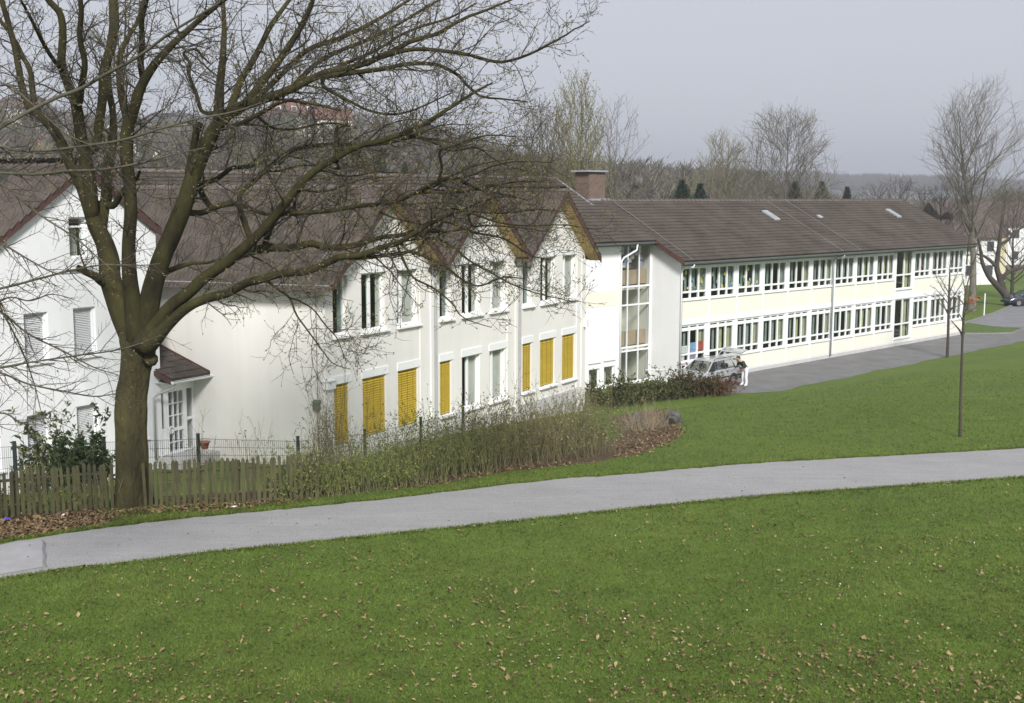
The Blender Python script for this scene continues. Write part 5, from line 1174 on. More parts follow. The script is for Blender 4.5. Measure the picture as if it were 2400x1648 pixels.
yt_ = young_tree('slim young tree with forked stem on the lawn nearest the path', b, [(2250, 1024, 3.9), (2251, 960, 3.3), (2253, 880, 2.9), (2256, 790, 2.7), (2258, 745, 2.4)], None, 51, [(2257, 785, 2268, 575, 3), (2257, 790, 2228, 745, 3), (2258, 760, 2256, 730, 2.2), (2264, 690, 2250, 640, 1.6), (2266, 640, 2290, 590, 1.4), (2262, 715, 2290, 680, 1.6), (2260, 740, 2295, 705, 1.4), (2266, 620, 2262, 520, 2.0), (2262, 720, 2230, 660, 1.2)])
# a few withered orange leaves still hanging on it
lp = np.array([at_depth(2268+22*i/14, 708-7*i/14+random.uniform(-5, 5), b[1]+random.uniform(-.3, .3)) for i in range(16)])
place(bud_mesh('withered_leaves', lp, np.array([unit(np.random.default_rng(i).normal(0, 1, 3)) for i in range(16)]), .11, mat('withered_leaf', (.36, .09, .03), .8, .2), np.random.default_rng(1), .35), 'withered_leaves', yt_)
b = gp(2220, 838)
young_tree('young tree with small round crown at the asphalt edge', b, [(2220, 838, 3.6), (2222, 790, 3.2), (2223, 740, 3), (2224, 700, 2.6), (2226, 640, 1.6)], None, 52, [(2224, 740, 2195, 690, 2), (2224, 735, 2255, 690, 2), (2225, 715, 2185, 668, 1.6), (2225, 710, 2262, 655, 1.6), (2225, 690, 2200, 640, 1.5), (2225, 690, 2245, 630, 1.5), (2226, 660, 2228, 610, 1.6), (2224, 730, 2175, 700, 1.2), (2224, 725, 2268, 700, 1.2), (2225, 700, 2180, 645, 1.2)], .011)

# ================================================================== fences
W['picket'] = mat('mossy_picket', (.076, .067, .038), .92, .35, 5, c2=(.100, .100, .041), bump=.5, bscale=30, stretch=(1, 1, .25), objvar=.22)
W['postg'] = mat('dark_green_post', (.014, .026, .030), .5, .2, 3)
def picket_fence():
    a = ground_at([-330, -200, 0, 200, 420, 620, 760], [1262, 1243, 1214, 1196, 1187, 1176, 1166]); line = resample(a, 400)
    line[:, 2] = hgt(line[:, 0], line[:, 1]); root = thing('picket_fence', 'weathered mossy wooden picket fence on both sides of the big tree', 'fence', line[200])
    d = np.r_[0, np.cumsum(np.linalg.norm(np.diff(line[:, :2], axis=0), axis=1))]; L = d[-1]; r = random.Random(4)
    at = lambda s: np.array([np.interp(s, d, line[:, i]) for i in range(3)])
    tb = gp(312, 1186)
    s = .1
    while s < L-.1:
        p = at(s); q = at(min(s+.1, L)); t = unit(q-p); t[2] = 0; t = unit(t); n = np.array([t[1], -t[0], 0])
        if np.linalg.norm((p-tb)[:2]) > .42:
            w = r.uniform(.030, .039); h = r.uniform(.98, 1.06)-(.05 if r.random() < .1 else 0); tilt = r.gauss(0, .02); sh = t*tilt*h; o = p+n*.03; th = n*.022; z0 = -.03
            b = MB(); top = UP*h
            b.add([o-t*w+UP*z0, o+t*w+UP*z0, o+t*w+sh+top*.955, o+sh+t*w*.35+top, o+sh-t*w*.35+top, o-t*w+sh+top*.955]+[x+th for x in (o-t*w+UP*z0, o+t*w+UP*z0, o+t*w+sh+top*.955, o+sh+t*w*.35+top, o+sh-t*w*.35+top, o-t*w+sh+top*.955)],
                  [(5, 4, 3, 2, 1, 0), (6, 7, 8, 9, 10, 11)]+[(i, (i+1) % 6, 6+(i+1) % 6, 6+i) for i in range(6)])
            b.build('picket', W['picket'], root)
        s += r.uniform(.102, .124)
    for z in (.25, .78):
        k = 40; runs = [[]]
        for i in range(k+1):
            p = at(L*i/k)
            if np.linalg.norm((p-tb)[:2]) < .55: runs.append([]); continue
            runs[-1].append(p+UP*z)
        for pts in runs:
            if len(pts) > 1: run = MB(); run.tube(pts, .032, 6); run.build('rail', W['picket'], root)
    for s in np.arange(.6, L, 2.3):
        p = at(s)
        if np.linalg.norm((p-tb)[:2]) < .5: continue
        b = MB(); b.tube([p-UP*.2-np.array([0, -.06, 0]), p+UP*.95+np.array([0, .06, 0])], .05, 7); b.build('post', W['picket'], root)
picket_fence()
def mesh_fence():
    px = [(-190, 1045), (33, 1036), (243, 1026), (464, 1018), (698, 1024), (855, 1007), (986, 979), (1085, 955)]; dep = [29.6, 29.8, 30.0, 30.2, 30.3, 31.2, 32.6, 34.6]
    T = [at_depth(x, y, Y) for (x, y), Y in zip(px, dep)]; B = [np.array([p[0], p[1], h1(p[0], p[1])]) for p in T]
    root = thing('mesh_fence', 'dark green wire mesh fence with square posts behind the wooden pickets', 'fence', B[3])
    for p, b in zip(T, B):
        q = MB(); F_ = Frame(b, np.array([1, .1, 0]), np.array([-.1, 1, 0])); h = p[2]-b[2]; q.box(F_, -.04, .04, -.03, .03, -.1, h); q.build('post', W['postg'], root)
        q = MB(); q.box(F_, -.046, .046, -.036, .036, h, h+.02); q.build('post_cap', W['postg'], root)
    for i in range(len(T)-1):
        q = MB(); a, c = T[i]-UP*.12, T[i+1]-UP*.12; n = int(np.linalg.norm(c-a)/.05)
        ha, hc = T[i][2]-B[i][2]-.2, T[i+1][2]-B[i+1][2]-.2
        for k in range(1, n):
            p = a+(c-a)*k/n; h = ha+(hc-ha)*k/n; q.tube([p, p-UP*h], .0042, 3, False)
        for f in (0, .2, .4, .6, .8, .98): q.tube([a-UP*ha*f, c-UP*hc*f], .006, 3, False)
        q.build('mesh_panel', W['postg'], root)
mesh_fence()

# ================================================================== shrubs
W['stem'] = mat('shrub_stem', (.165, .142, .075), .9, .3, 4)
W['stemg'] = mat('green_stem', (.17, .18, .075), .9, .3, 4)
W['stemd'] = mat('dead_stem', (.30, .25, .17), .9, .25, 4)
W['leafy'] = leafmat('spring_leaf', (.18, .23, .05), .4, 3)
W['leafo'] = leafmat('olive_leaf', (.155, .155, .055), .4, 3)
W['leafd'] = leafmat('evergreen_leaf', (.028, .048, .016), .4, 3, .1)
W['leafb'] = leafmat('bramble_leaf', (.046, .055, .020), .5, 3, .15)
W['leafr'] = leafmat('russet_leaf', (.15, .065, .035), .4, 4, .2)
SG = 'shrubs along the fence and bank'
def shrub(name, label, pxa, pxb, h, n, seed, stem, leaf=None, leafn=6, lsize=.05, spread=.25, depth=1.2, side=.22, sr=.006, wid=.35, droop=.02, lean=(0, 0), leaf2=None):
    """upright stems rising from the ground between two pixels on the terrain"""
    r = np.random.default_rng(seed); a, b = gp(*pxa), gp(*pxb); n_ = unit(np.array([-(b-a)[1], (b-a)[0], 0])); c = (a+b)/2
    root = thing(name, label, 'shrub', np.array([c[0], c[1], h1(c[0], c[1])]), SG)
    t, t2 = Tubes(), Tubes(); LP, LD = [], []
    f = r.uniform(0, 1, n); g = r.uniform(0, depth, n); X_ = a[0]+(b[0]-a[0])*f+n_[0]*g; Y_ = a[1]+(b[1]-a[1])*f+n_[1]*g; Zg = hgt(X_, Y_)
    env = (.72+.28*np.sin(np.pi*np.clip(f, .02, .98)))*(1+.16*np.sin(f*9+seed)+.10*np.sin(f*23+seed*2))+r.normal(0, .08, n)
    for i in range(n):
        p = np.array([X_[i], Y_[i], Zg[i]-.03]); hh = h*env[i]*(r.uniform(.45, 1.0) if r.random() < .85 else r.uniform(.95, 1.3))
        P = wander(p, np.array([r.normal(lean[0], spread), r.normal(lean[1], spread), 1]), hh, 8, r, .07, droop); t.add(P, np.linspace(sr, sr*.45, 8), 3)
        for p2, d2, r2, f2, L2 in shoots(P, np.full(8, sr*.5), r, side, .25, .6):
            P2 = wander(p2, unit(d2+UP*.3), hh*r.uniform(.1, .3), 4, r, .12, .03); t2.add(P2, np.linspace(sr*.5, sr*.3, 4), 3)
            if leaf:
                for k in range(leafn):
                    u_ = r.uniform(0, 3); j = min(int(u_), 2); LP.append(P2[j]+(P2[j+1]-P2[j])*(u_-j)); LD.append(unit(P2[-1]-P2[0]+r.normal(0, .7, 3)))
    tag(place(t.mesh('stems', stem), 'stems', root), kind='stuff'); tag(place(t2.mesh('shoots', stem), 'shoots', root), kind='stuff')
    if leaf:
        LP = np.array(LP); LD = np.array(LD)
        if leaf2 is not None:
            k = r.random(len(LP)) < .3; place(bud_mesh('leaves', LP[k], LD[k], lsize, leaf2, r, wid), 'leaves', root); LP, LD = LP[~k], LD[~k]
        place(bud_mesh('leaves', LP, LD, lsize, leaf, r, wid), 'leaves', root)
    return root
shrub('leafless_shrub', 'sparse upright shrub stems in front of the blank wall beside the porch', (545, 1150), (640, 1145), 1.75, 26, 101, W['stem'], W['leafo'], 1, .05, .22, 1.6, .35)
shrub('leafless_shrub', 'loose budding twigs in front of the porch door', (395, 1160), (500, 1155), 1.45, 30, 102, W['stem'], W['leafo'], 1, .045, .35, 1.5, .3)
shrub('tall_shrub', 'tall thin upright stems in front of the leftmost yellow blind', (690, 1150), (800, 1150), 2.15, 130, 103, W['stem'], W['leafo'], 2, .04, .10, 1.6, .22)
shrub('leafy_shrub', 'fresh green shrub overgrowing the right end of the picket fence', (640, 1178), (800, 1165), .95, 330, 104, W['stemg'], W['leafy'], 4, .05, .30, 1.3, .16, leaf2=W['leafo'])
shrub('leafy_shrub', 'fresh green shrub between the last two dark fence posts', (800, 1166), (985, 1142), 1.0, 340, 105, W['stemg'], W['leafy'], 4, .048, .26, 1.6, .16, leaf2=W['leafo'])
shrub('leafy_shrub', 'green brown shrub in front of the downpipe and open lower windows', (985, 1142), (1150, 1112), 1.4, 370, 106, W['stemg'], W['leafo'], 4, .045, .22, 2.0, .16, leaf2=W['leafy'])
shrub('stem_shrub', 'dense brown stemmed shrub below the right yellow blinds', (1150, 1112), (1320, 1085), 1.6, 400, 107, W['stem'], W['leafo'], 3, .045, .20, 2.4, .16)
shrub('stem_shrub', 'rounded end of the brown stemmed hedge above the leaf litter', (1320, 1088), (1470, 1058), 1.6, 400, 108, W['stem'], W['leafo'], 3, .045, .22, 2.2, .16, leaf2=W['stemd'])
shrub('stem_shrub', 'upper brown shrub in front of the small basement windows', (1230, 985), (1430, 962), 1.0, 320, 109, W['stem'], W['leafo'], 3, .05, .22, 1.8, .18)
shrub('dry_shrub', 'pale dry leafless stalks spilling over the lawn beside the dark boulder', (1500, 1015), (1570, 1000), .95, 150, 110, W['stemd'], None, 0, .05, .45, .8, .2)
shrub('bramble_bush', 'dark green bramble with a yellow green tip below the stair window', (1445, 960), (1540, 945), 1.2, 200, 111, W['stem'], W['leafb'], 9, .09, .35, 1.8, .16, droop=-.02, leaf2=W['leafo'])
shrub('bramble_bush', 'dark green bramble in front of the white corner of the wing', (1535, 945), (1630, 935), 1.0, 210, 112, W['stem'], W['leafb'], 9, .09, .45, 2.0, .16, droop=-.04, leaf2=W['leafo'])
shrub('bramble_bush', 'dark bramble hiding the front of the silver car', (1625, 936), (1690, 930), 1.25, 200, 113, W['stem'], W['leafb'], 9, .09, .4, 2.2, .16, droop=-.04, leaf2=W['leafr'])
shrub('russet_bush', 'small reddish brown bush at the rear wheel of the silver car', (1690, 931), (1728, 927), 1.0, 130, 114, W['stem'], W['leafr'], 6, .07, .4, 1.4, .16, droop=-.05)
shrub('evergreen_shrub', 'dark evergreen shrub with drooping leaves at the left fence post', (15, 1160), (110, 1158), 1.75, 60, 115, W['stem'], W['leafd'], 12, .13, .18, 1.2, .2, wid=.22, leaf2=W['leafo'])
shrub('evergreen_shrub', 'low dark evergreen shrub midway between the left fence posts', (112, 1158), (190, 1155), 1.15, 50, 116, W['stem'], W['leafd'], 12, .12, .2, 1.2, .2, wid=.24)
shrub('evergreen_shrub', 'taller dark evergreen shrub just left of the big trunk', (190, 1156), (262, 1150), 1.5, 60, 117, W['stem'], W['leafd'], 12, .13, .2, 1.2, .2, wid=.22)
shrub('evergreen_shrub', 'dark evergreen shrub at the very left edge behind the pickets', (-110, 1170), (10, 1160), 1.3, 60, 119, W['stem'], W['leafd'], 12, .12, .2, 1.2, .2, wid=.24)
shrub('leafless_shrub', 'tall thin shoots rising in front of the lower shuttered windows', (130, 1150), (260, 1145), 2.3, 8, 118, W['stem'], W['leafo'], 2, .07, .08, .6, .18)
shrub('leafless_shrub', 'a few bare shoots leaning beside the left of the big trunk', (232, 1195), (272, 1192), 1.25, 5, 120, W['stemd'], None, 0, .05, .25, .3, .4, sr=.010)
shrub('leafy_shrub', 'low green weeds climbing through the pickets at far left', (-40, 1214), (230, 1195), .8, 150, 121, W['stemg'], W['leafy'], 3, .05, .3, .3, .2, leaf2=W['leafo'])
# garden flower pot and boulders
def pot():
    b = at_depth(480, 1052, 30.9); g = np.array([b[0], b[1], b[2]-.0]); root = thing('flower_pot', 'terracotta flower pot hung on the mesh fence near the porch', 'pot', g)
    q = MB(); q.smooth = True; n = 14; prof = [(.085, 0), (.10, .05), (.125, .16), (.14, .165), (.14, .20), (.12, .20), (.11, .14), (0, .14)]
    V = [(g[0]+r_*math.cos(2*math.pi*k/n), g[1]+r_*math.sin(2*math.pi*k/n), g[2]+z) for r_, z in prof for k in range(n)]
    q.add(V, [(i*n+k, i*n+(k+1) % n, (i+1)*n+(k+1) % n, (i+1)*n+k) for i in range(len(prof)-1) for k in range(n)]); q.build('pot', mat('terracotta', (.36, .13, .07), .8, .1), root)
    s = MB(); s.tube([g+np.array([-.14, .05, .17]), g+np.array([-.1, .16, .25]), g+np.array([.1, .16, .25]), g+np.array([.14, .05, .17])], .006, 4); s.build('hanger', W['wire'], root)
pot()
def boulder(label, px, py, sx, sy, sz, seed):
    r = np.random.default_rng(seed); g = gp(px, py); import bmesh
    bm = bmesh.new(); bmesh.ops.create_icosphere(bm, subdivisions=3, radius=1)
    ph = r.uniform(0, 6, 9)
    for v in bm.verts:
        c = v.co; k = 1+.16*math.sin(2.3*c.x+ph[0])*math.sin(2.7*c.y+ph[1])+.12*math.sin(4.1*c.z+ph[2]+c.x*3)+.06*math.sin(7*c.y+ph[3]+5*c.z)
        v.co = Vector((g[0]+c.x*sx*k, g[1]+c.y*sy*k, g[2]+sz*.45+c.z*sz*k*.9))
    me = bpy.data.meshes.new('boulder'); bm.to_mesh(me); bm.free(); me.materials.append(W['rock']); tag(place(me, 'boulder'), label, 'boulder', 'boulders at the hedge end')
W['rock'] = mat('lichen_rock', (.04, .038, .036), .9, .4, 6, c2=(.13, .125, .115), bump=.8, bscale=14)
boulder('larger dark grey boulder on the lawn side of the dry stalks', 1576, 992, .30, .28, .34, 1)
boulder('smaller pale boulder behind the leaf litter at the hedge end', 1492, 990, .22, .22, .26, 2)

# ================================================================== grass, leaf litter
W['blade'] = leafmat('grass_blade', (.120, .182, .030), .4, 1.3, .35)
W['blade2'] = leafmat('pale_grass_blade', (.19, .22, .055), .35, 1.3, .35)
W['blade3'] = leafmat('shaded_grass_blade', (.05, .085, .014), .4, 1.3, .3)
W['darklf'] = mat('dark_leaf', (.085, .042, .022), .9, .3, 7)
W['litter'] = mat('leaf_litter', (.13, .07, .033), .9, .4, 9, c2=(.25, .16, .08))
W['drylf'] = mat('dry_leaf', (.22, .145, .07), .9, .4, 7, c2=(.40, .30, .15))
W['daisy'] = mat('daisy_white', (.75, .75, .70), .8, .05)
def on_lawn(P):
    x, y = P[:, 0], P[:, 1]; yt, yl = path_y(x); path = (y < yt-.02) & (y > yl+.02)
    m = (x-FB.O[0])*nB[0]+(y-FB.O[1])*nB[1]
    return ~path & (m > LAWN_N+.1) & ~np.isnan(x)
def scatter(n, y0, y1, x0=-150, x1=2550):
    P = ground_at(rng.uniform(x0, x1, n), rng.uniform(y0, y1, n)); return P[~np.isnan(P[:, 0])]
def blades(P, hgt_, wid, lean):
    n = len(P); a = rng.uniform(0, 2*np.pi, n); t = np.stack([np.cos(a), np.sin(a), 0*a], 1)*(wid*rng.uniform(.6, 1.4, n))[:, None]
    b = rng.normal(0, lean, (n, 3)); b[:, 2] = 1; tip = P+b*(hgt_*rng.uniform(.5, 1.3, n))[:, None]
    return np.stack([P-t, P+t, tip], 1).reshape(-1, 3), np.arange(3*n).reshape(n, 3)
Pg = scatter(620000, 800, 1760, -650, 3050); Pg = Pg[on_lawn(Pg)]; Pg = Pg[bed_dist(Pg[:, 0], Pg[:, 1]) < .1]
dist = np.linalg.norm(Pg-EYE, axis=1); hh = .030+.0005*dist; V, F = blades(Pg-UP*.005, hh, .0034+.00026*dist, .7)
tag(place(np_mesh('grass', V, F, [W['blade'], W['blade2'], W['blade3']], mi=np.where(rng.random(len(F)) < .10, 2, rng.random(len(F)) < np.clip(.16+.16*np.sin(Pg[:, 0]*.9+np.sin(Pg[:, 1]*.7)*2)+.12*np.sin(Pg[:, 1]*1.9+Pg[:, 0]*.6), .02, .6)).astype(int)), 'grass'), 'short mown green grass of the park lawn', 'grass', kind='stuff')
# longer grass along the path edges and the tree foot
E_ = []
for A, sgn in ((PTs, 1), (PLs, -1)):
    for _ in range(26): k = rng.integers(5, 210, 300); q = A[k]+(A[k+1]-A[k])*rng.random((300, 1)); n_ = unit((PTs[100]-PLs[100])); q = q+n_*sgn*np.abs(rng.normal(0, .09, (300, 1)))-n_*sgn*.03; E_.append(q)
E_ = np.concatenate(E_); E_[:, 2] = hgt(E_[:, 0], E_[:, 1])
tf = np.concatenate([scatter(5200, 1178, 1245, 250, 760), scatter(1800, 1176, 1205, 235, 420)]); tf = tf[on_lawn(tf)]
E_ = np.concatenate([E_, tf]); V, F = blades(E_, np.full(len(E_), .060), np.full(len(E_), .010), .6)
tag(place(np_mesh('edge_grass', V, F, [W['blade'], W['blade2']], mi=(rng.random(len(F)) < .4).astype(int)), 'edge_grass'), 'longer ragged grass along the path edges and tree foot', 'grass', kind='stuff')
def leaf_sheet(P, size, mats, name, label, cat, up=.01):
    n = len(P); a = rng.uniform(0, 2*np.pi, n); s = size*rng.uniform(.4, 1.0, n)**.8*np.where(rng.random(n) < .18, 1.6, 1.0); tl = rng.normal(0, .35, (n, 2))
    d = np.stack([np.cos(a), np.sin(a), tl[:, 0]], 1)*s[:, None]; w = np.stack([-np.sin(a), np.cos(a), tl[:, 1]], 1)*(s*rng.uniform(.4, .75, n))[:, None]; c = P+UP*up+UP*(rng.random((n, 1))*.02)
    V = np.stack([c-d*.5, c-d*.1+w*.5+UP*.01, c+d*.5, c-d*.1-w*.5+UP*.012], 1).reshape(-1, 3)
    return tag(place(np_mesh(name, V, np.arange(4*n).reshape(n, 4), mats, mi=rng.integers(0, len(mats), n)), name), label, cat, kind='stuff')
# dry leaves scattered over the near lawn, denser in drifts
Pl = scatter(44000, 1100, 1760, -600, 3000); Pl = Pl[on_lawn(Pl)]
cl = (np.sin(Pl[:, 0]*1.3+2)*np.sin(Pl[:, 1]*1.7+.5)+np.sin(Pl[:, 0]*.47+Pl[:, 1]*.8)) ; keep = rng.random(len(Pl)) < np.clip(.16+.15*cl+.20*sstep(24, 12, Pl[:, 1]), .03, .6); Pl = Pl[keep]
leaf_sheet(Pl, .064, [W['drylf'], W['litter'], W['darklf'], W['drylf']], 'fallen_leaves', 'dry brown leaves scattered over the near lawn', 'leaves', .03)
pp = scatter(400, 1060, 1345, 0, 2400); yt, yl = path_y(pp[:, 0]); pp = pp[(pp[:, 1] < yt) & (pp[:, 1] > yl)][:70]
leaf_sheet(pp, .05, [W['drylf'], W['litter']], 'path_leaves', 'few dry leaves blown onto the footpath', 'leaves', .02)
# litter drifts along the fence foot, hedge foot and round the hedge end
LP = [scatter(5200, 1196, 1278, -60, 275), scatter(3200, 1172, 1204, 275, 800), scatter(3600, 1085, 1150, 900, 1480), scatter(2600, 985, 1075, 1440, 1612), scatter(900, 925, 985, 1480, 1650)]
LP = np.concatenate(LP); bdv = bed_dist(LP[:, 0], LP[:, 1]); LP = LP[on_lawn(LP) & (bdv > rng.normal(-.05, .22, len(LP))) & (bdv < rng.uniform(.4, 2.4, len(LP)))]
leaf_sheet(LP, .085, [W['litter'], W['drylf'], W['litter']], 'leaf_litter', 'russet leaf litter along the fence and hedge foot', 'leaves', .02)
Pd = scatter(1500, 850, 1640, 900, 2450); Pd = Pd[on_lawn(Pd)]; Pd = Pd[(bed_dist(Pd[:, 0], Pd[:, 1]) < -.2)][:170]
leaf_sheet(Pd, .026, [W['daisy']], 'daisies', 'tiny white daisies dotted over the lawn', 'flowers', .05)
# bits of litter by the fence
def scrap(label, px, py, c, s, seed):
    r = np.random.default_rng(seed); g = gp(px, py)+UP*.05; b = MB(); k = 7; ring = [g+np.array([math.cos(t)*s*r.uniform(.6, 1.2), math.sin(t)*s*r.uniform(.6, 1.2), r.uniform(-.03, .03)]) for t in np.linspace(0, 2*math.pi, k+1)[:-1]]; top = g+UP*s*.45
    for i in range(k): b.add([ring[i], ring[(i+1) % k], top], [(0, 1, 2)])
    tag(b.build('litter_scrap', mat('scrap', c, .4, .1)), label, 'litter', 'scraps of litter by the fence')
scrap('crumpled violet wrapper on the leaf litter at the far left', 14, 1222, (.14, .11, .55), .10, 1)
scrap('small white scrap of paper on the leaf litter left of the trunk', 148, 1212, (.8, .8, .8), .05, 2)
scrap('small pale scrap among leaves near the left pickets', 52, 1208, (.65, .65, .7), .055, 3)
scrap('white scrap lying in the grass right of the trunk', 548, 1194, (.8, .82, .82), .07, 4)
# ================================================================== hills, wood and houses in the distance
SKY = np.array([(-900, 230), (-200, 205), (0, 215), (300, 245), (600, 240), (900, 262), (1050, 285), (1200, 335), (1350, 345), (1500, 347), (1650, 356), (1760, 385), (1880, 428), (1960, 440), (2100, 450), (2250, 440), (2330, 420), (2450, 405), (3200, 380)], float)
def hill_z(x, y):
    """wooded hill: rises from y = 150 to its crest near y = 340"""
    px = 1200+FPX*np.asarray(x)/np.maximum(np.asarray(y), 1)
    crest = np.maximum(9.8+(460-np.interp(px, SKY[:, 0], SKY[:, 1]))*340/FPX-9.5, 0)
    t = np.clip((np.asarray(y)-150)/190, 0, 1); return crest*(t**.8)+1.2*np.sin(np.asarray(x)*.05+np.asarray(y)*.03)*t
hx = np.linspace(-420, 420, 120); hy = np.r_[np.linspace(140, 345, 44), np.linspace(352, 700, 12)]
Xh, Yh = np.meshgrid(hx, hy); Zh = hill_z(Xh, np.minimum(Yh, 345))-.6
W['hill'] = mat('hill_floor', (.115, .105, .068), .95, .35, .05, c2=(.13, .135, .065))
ih = np.arange(Xh.size).reshape(Xh.shape); Fh = np.stack([ih[:-1, :-1], ih[:-1, 1:], ih[1:, 1:], ih[1:, :-1]], -1).reshape(-1, 4)
tag(place(np_mesh('hill', np.stack([Xh.ravel(), Yh.ravel(), Zh.ravel()], 1), Fh, W['hill'], smooth=True), 'hill'), kind='structure')
# far, low blue hill
fx = np.linspace(-900, 1500, 90); prof = 13+16*np.exp(-((fx-260)/260)**2)+10*np.exp(-((fx-900)/300)**2)+1.5*np.sin(fx*.03)+1.2*np.sin(fx*.083)
V = []; rows = ((1050, 0.0), (1150, .55), (1300, 1.0), (1500, 1.0), (1700, 0))
for yy, k in rows: V += [(x*yy/1300, yy, k*p) for x, p in zip(fx, prof)]
i_ = np.arange(len(V)).reshape(len(rows), -1); Ff = np.stack([i_[:-1, :-1], i_[:-1, 1:], i_[1:, 1:], i_[1:, :-1]], -1).reshape(-1, 4)
tag(place(np_mesh('far_hill', np.array(V), Ff, mat('far_wood', (.075, .075, .06), .95, .4, .02), smooth=True), 'far_hill'), kind='structure')

def hill_hit(px, py):
    d = ray(px, py); Y = 150.0
    while Y < 345:
        p = EYE+d*Y/d[1]
        if p[2] < hill_z(p[0], Y): return np.array([p[0], Y, hill_z(p[0], Y)])
        Y += .5
    return np.array([p[0], 340, hill_z(p[0], 340)])
def wood(name, label, n, pxr, yr, mats, seed, hmin=6, hmax=10.5, blades_=64, bw=.13, gap=None):
    """bare wood read as one mass: every tree a trunk and a spray of thin twigs"""
    r = np.random.default_rng(seed); Yp = r.uniform(yr[0], yr[1], n); px = r.uniform(pxr[0], pxr[1], n); Xp = (px-1200)*Yp/FPX
    if gap is not None:
        k = ~gap(px, Yp); Xp, Yp, px = Xp[k], Yp[k], px[k]
    n = len(Xp); Zp = hill_z(Xp, Yp); H = r.uniform(hmin, hmax, n); V = []; mi = []
    B = np.stack([Xp, Yp, Zp-.5], 1)
    # trunks
    t = np.array([1., 0, 0]); w = .16+r.random(n)*.1
    top = B+np.stack([r.normal(0, .3, n), r.normal(0, .3, n), H*.8], 1)
    V.append(np.stack([B-t*w[:, None], B+t*w[:, None], top], 1)); m_ = r.integers(0, len(mats), n); mi.append(m_)
    for _ in range(blades_):
        f = r.uniform(.22, .85, n); a = r.uniform(0, 2*np.pi, n); p = B+(top-B)*f[:, None]
        L = H*r.uniform(.16, .42, n)*(1.15-f*.55); up = r.uniform(.4, 1.5, n)
        d = np.stack([np.cos(a), np.sin(a), up], 1); d /= np.linalg.norm(d, axis=1, keepdims=True)
        q = np.cross(d, np.array([0, 1., .2])); q /= np.linalg.norm(q, axis=1, keepdims=True)+1e-9
        off = d*(L*r.uniform(0, .7, n))[:, None]+r.normal(0, .5, (n, 3))
        ww = bw*r.uniform(.5, 1.3, n)
        V.append(np.stack([p+off-q*ww[:, None], p+off+q*ww[:, None], p+off+d*L[:, None]], 1)); mi.append(m_)
    V = np.concatenate(V).reshape(-1, 3); mi = np.concatenate(mi)
    return tag(place(np_mesh(name, V, np.arange(len(V)).reshape(-1, 3), mats, mi=mi), name), label, 'wood', kind='stuff')
wm = [mat('wood_grey', (.085, .072, .056), .95, .3, .1), mat('wood_brown', (.072, .056, .042), .95, .3, .1), mat('wood_olive', (.092, .092, .046), .95, .3, .1), mat('wood_pale', (.13, .118, .098), .95, .3, .1)]
left_gap = lambda px, Y: (px < 860) & (np.random.default_rng(2).random(len(px)) < .45)
wood('hillside_wood', 'bare brown wood covering the hillside behind the school', 1500, (-150, 2000), (190, 345), wm, 71, gap=left_gap)
wood('right_wood', 'bare dark wood at the foot of the slope far right', 260, (2080, 2750), (170, 340), wm, 72, 6, 10)
far = wood('distant_wood', 'hazy wood on the low far skyline', 10, (1700, 2400), (300, 340), wm, 73)
r_ = np.random.default_rng(74); n = 900; yy = r_.uniform(1180, 1350, n); xx = r_.uniform(150, 620, n); zz = np.interp(xx*1300/yy, fx, prof)*np.interp(yy, [1150, 1300], [.55, 1]); V = []
for _ in range(14):
    p = np.stack([xx+r_.normal(0, 5, n), yy, zz-1], 1); h = r_.uniform(5, 13, n); w_ = r_.uniform(.6, 2.0, n); V.append(np.stack([p-np.stack([w_, 0*w_, 0*w_], 1), p+np.stack([w_, 0*w_, 0*w_], 1), p+np.stack([r_.normal(0, 1.5, n), 0*h, h], 1)], 1))
V = np.concatenate(V).reshape(-1, 3); tag(place(np_mesh('skyline_wood', V, np.arange(len(V)).reshape(-1, 3), wm[:2], mi=r_.integers(0, 2, len(V)//3)), 'skyline_wood'), 'pale blue wood along the farthest skyline', 'wood', kind='stuff')

W['needle'] = leafmat('conifer_needles', (.028, .052, .022), .4, .6, .1)
W['needley'] = leafmat('conifer_light', (.06, .09, .028), .4, .6, .1)
def conifer(label, px, Y, top, width, seed, m, ground=None):
    r = np.random.default_rng(seed); z0 = 0.0 if Y < 150 else None; b = P0(px, Y); b[2] = 0.0 if Y < 150 else float(hill_z(b[0], Y))-.3
    H = hpx(top, Y)-b[2]; root = thing('conifer', label, 'tree', b, 'dark conifers beyond the school'); t = Tubes(); t.add(np.array([b, b+UP*H*.5, b+UP*H*.97]), [.18, .11, .03], 7); place(t.mesh('trunk', W['barkd']), 'trunk', root)
    n = 9000; f = r.uniform(.12, 1, n)**.8; a = r.uniform(0, 6.283, n); rr = width/2*(1.01-f)**1.0*r.uniform(.25, 1.05, n)*(1+.22*np.sin(a*3+f*9)); p = b+np.stack([np.cos(a)*rr, np.sin(a)*rr, f*H], 1)
    d = np.stack([np.cos(a), np.sin(a), r.normal(-.25, .35, n)], 1); d /= np.linalg.norm(d, axis=1, keepdims=True)
    place(bud_mesh('crown', p, d, H*.022, m, r, .28), 'crown', root)
conifer('slim dark conifer seen through the branches above the gables', 893, 175, 352, 5.5, 1, W['needle'])
conifer('second smaller conifer right of it above the gables', 950, 178, 382, 4.8, 2, W['needle'])
conifer('broad dark conifer just right of the chimney skyline', 1598, 128, 422, 9.5, 3, W['needle'])
conifer('low dark conifer beside the broad one left of the tan tree', 1640, 132, 430, 8, 4, W['needle'])
conifer('dark conifer at the foot of the wide grey tree', 1862, 150, 424, 8.5, 5, W['needle'])
conifer('rounded light green conifer right of the wide grey tree', 1925, 160, 424, 10, 6, W['needley'])
conifer('small pointed conifer near the right end of the skyline trees', 1985, 168, 436, 5.5, 7, W['needle'])

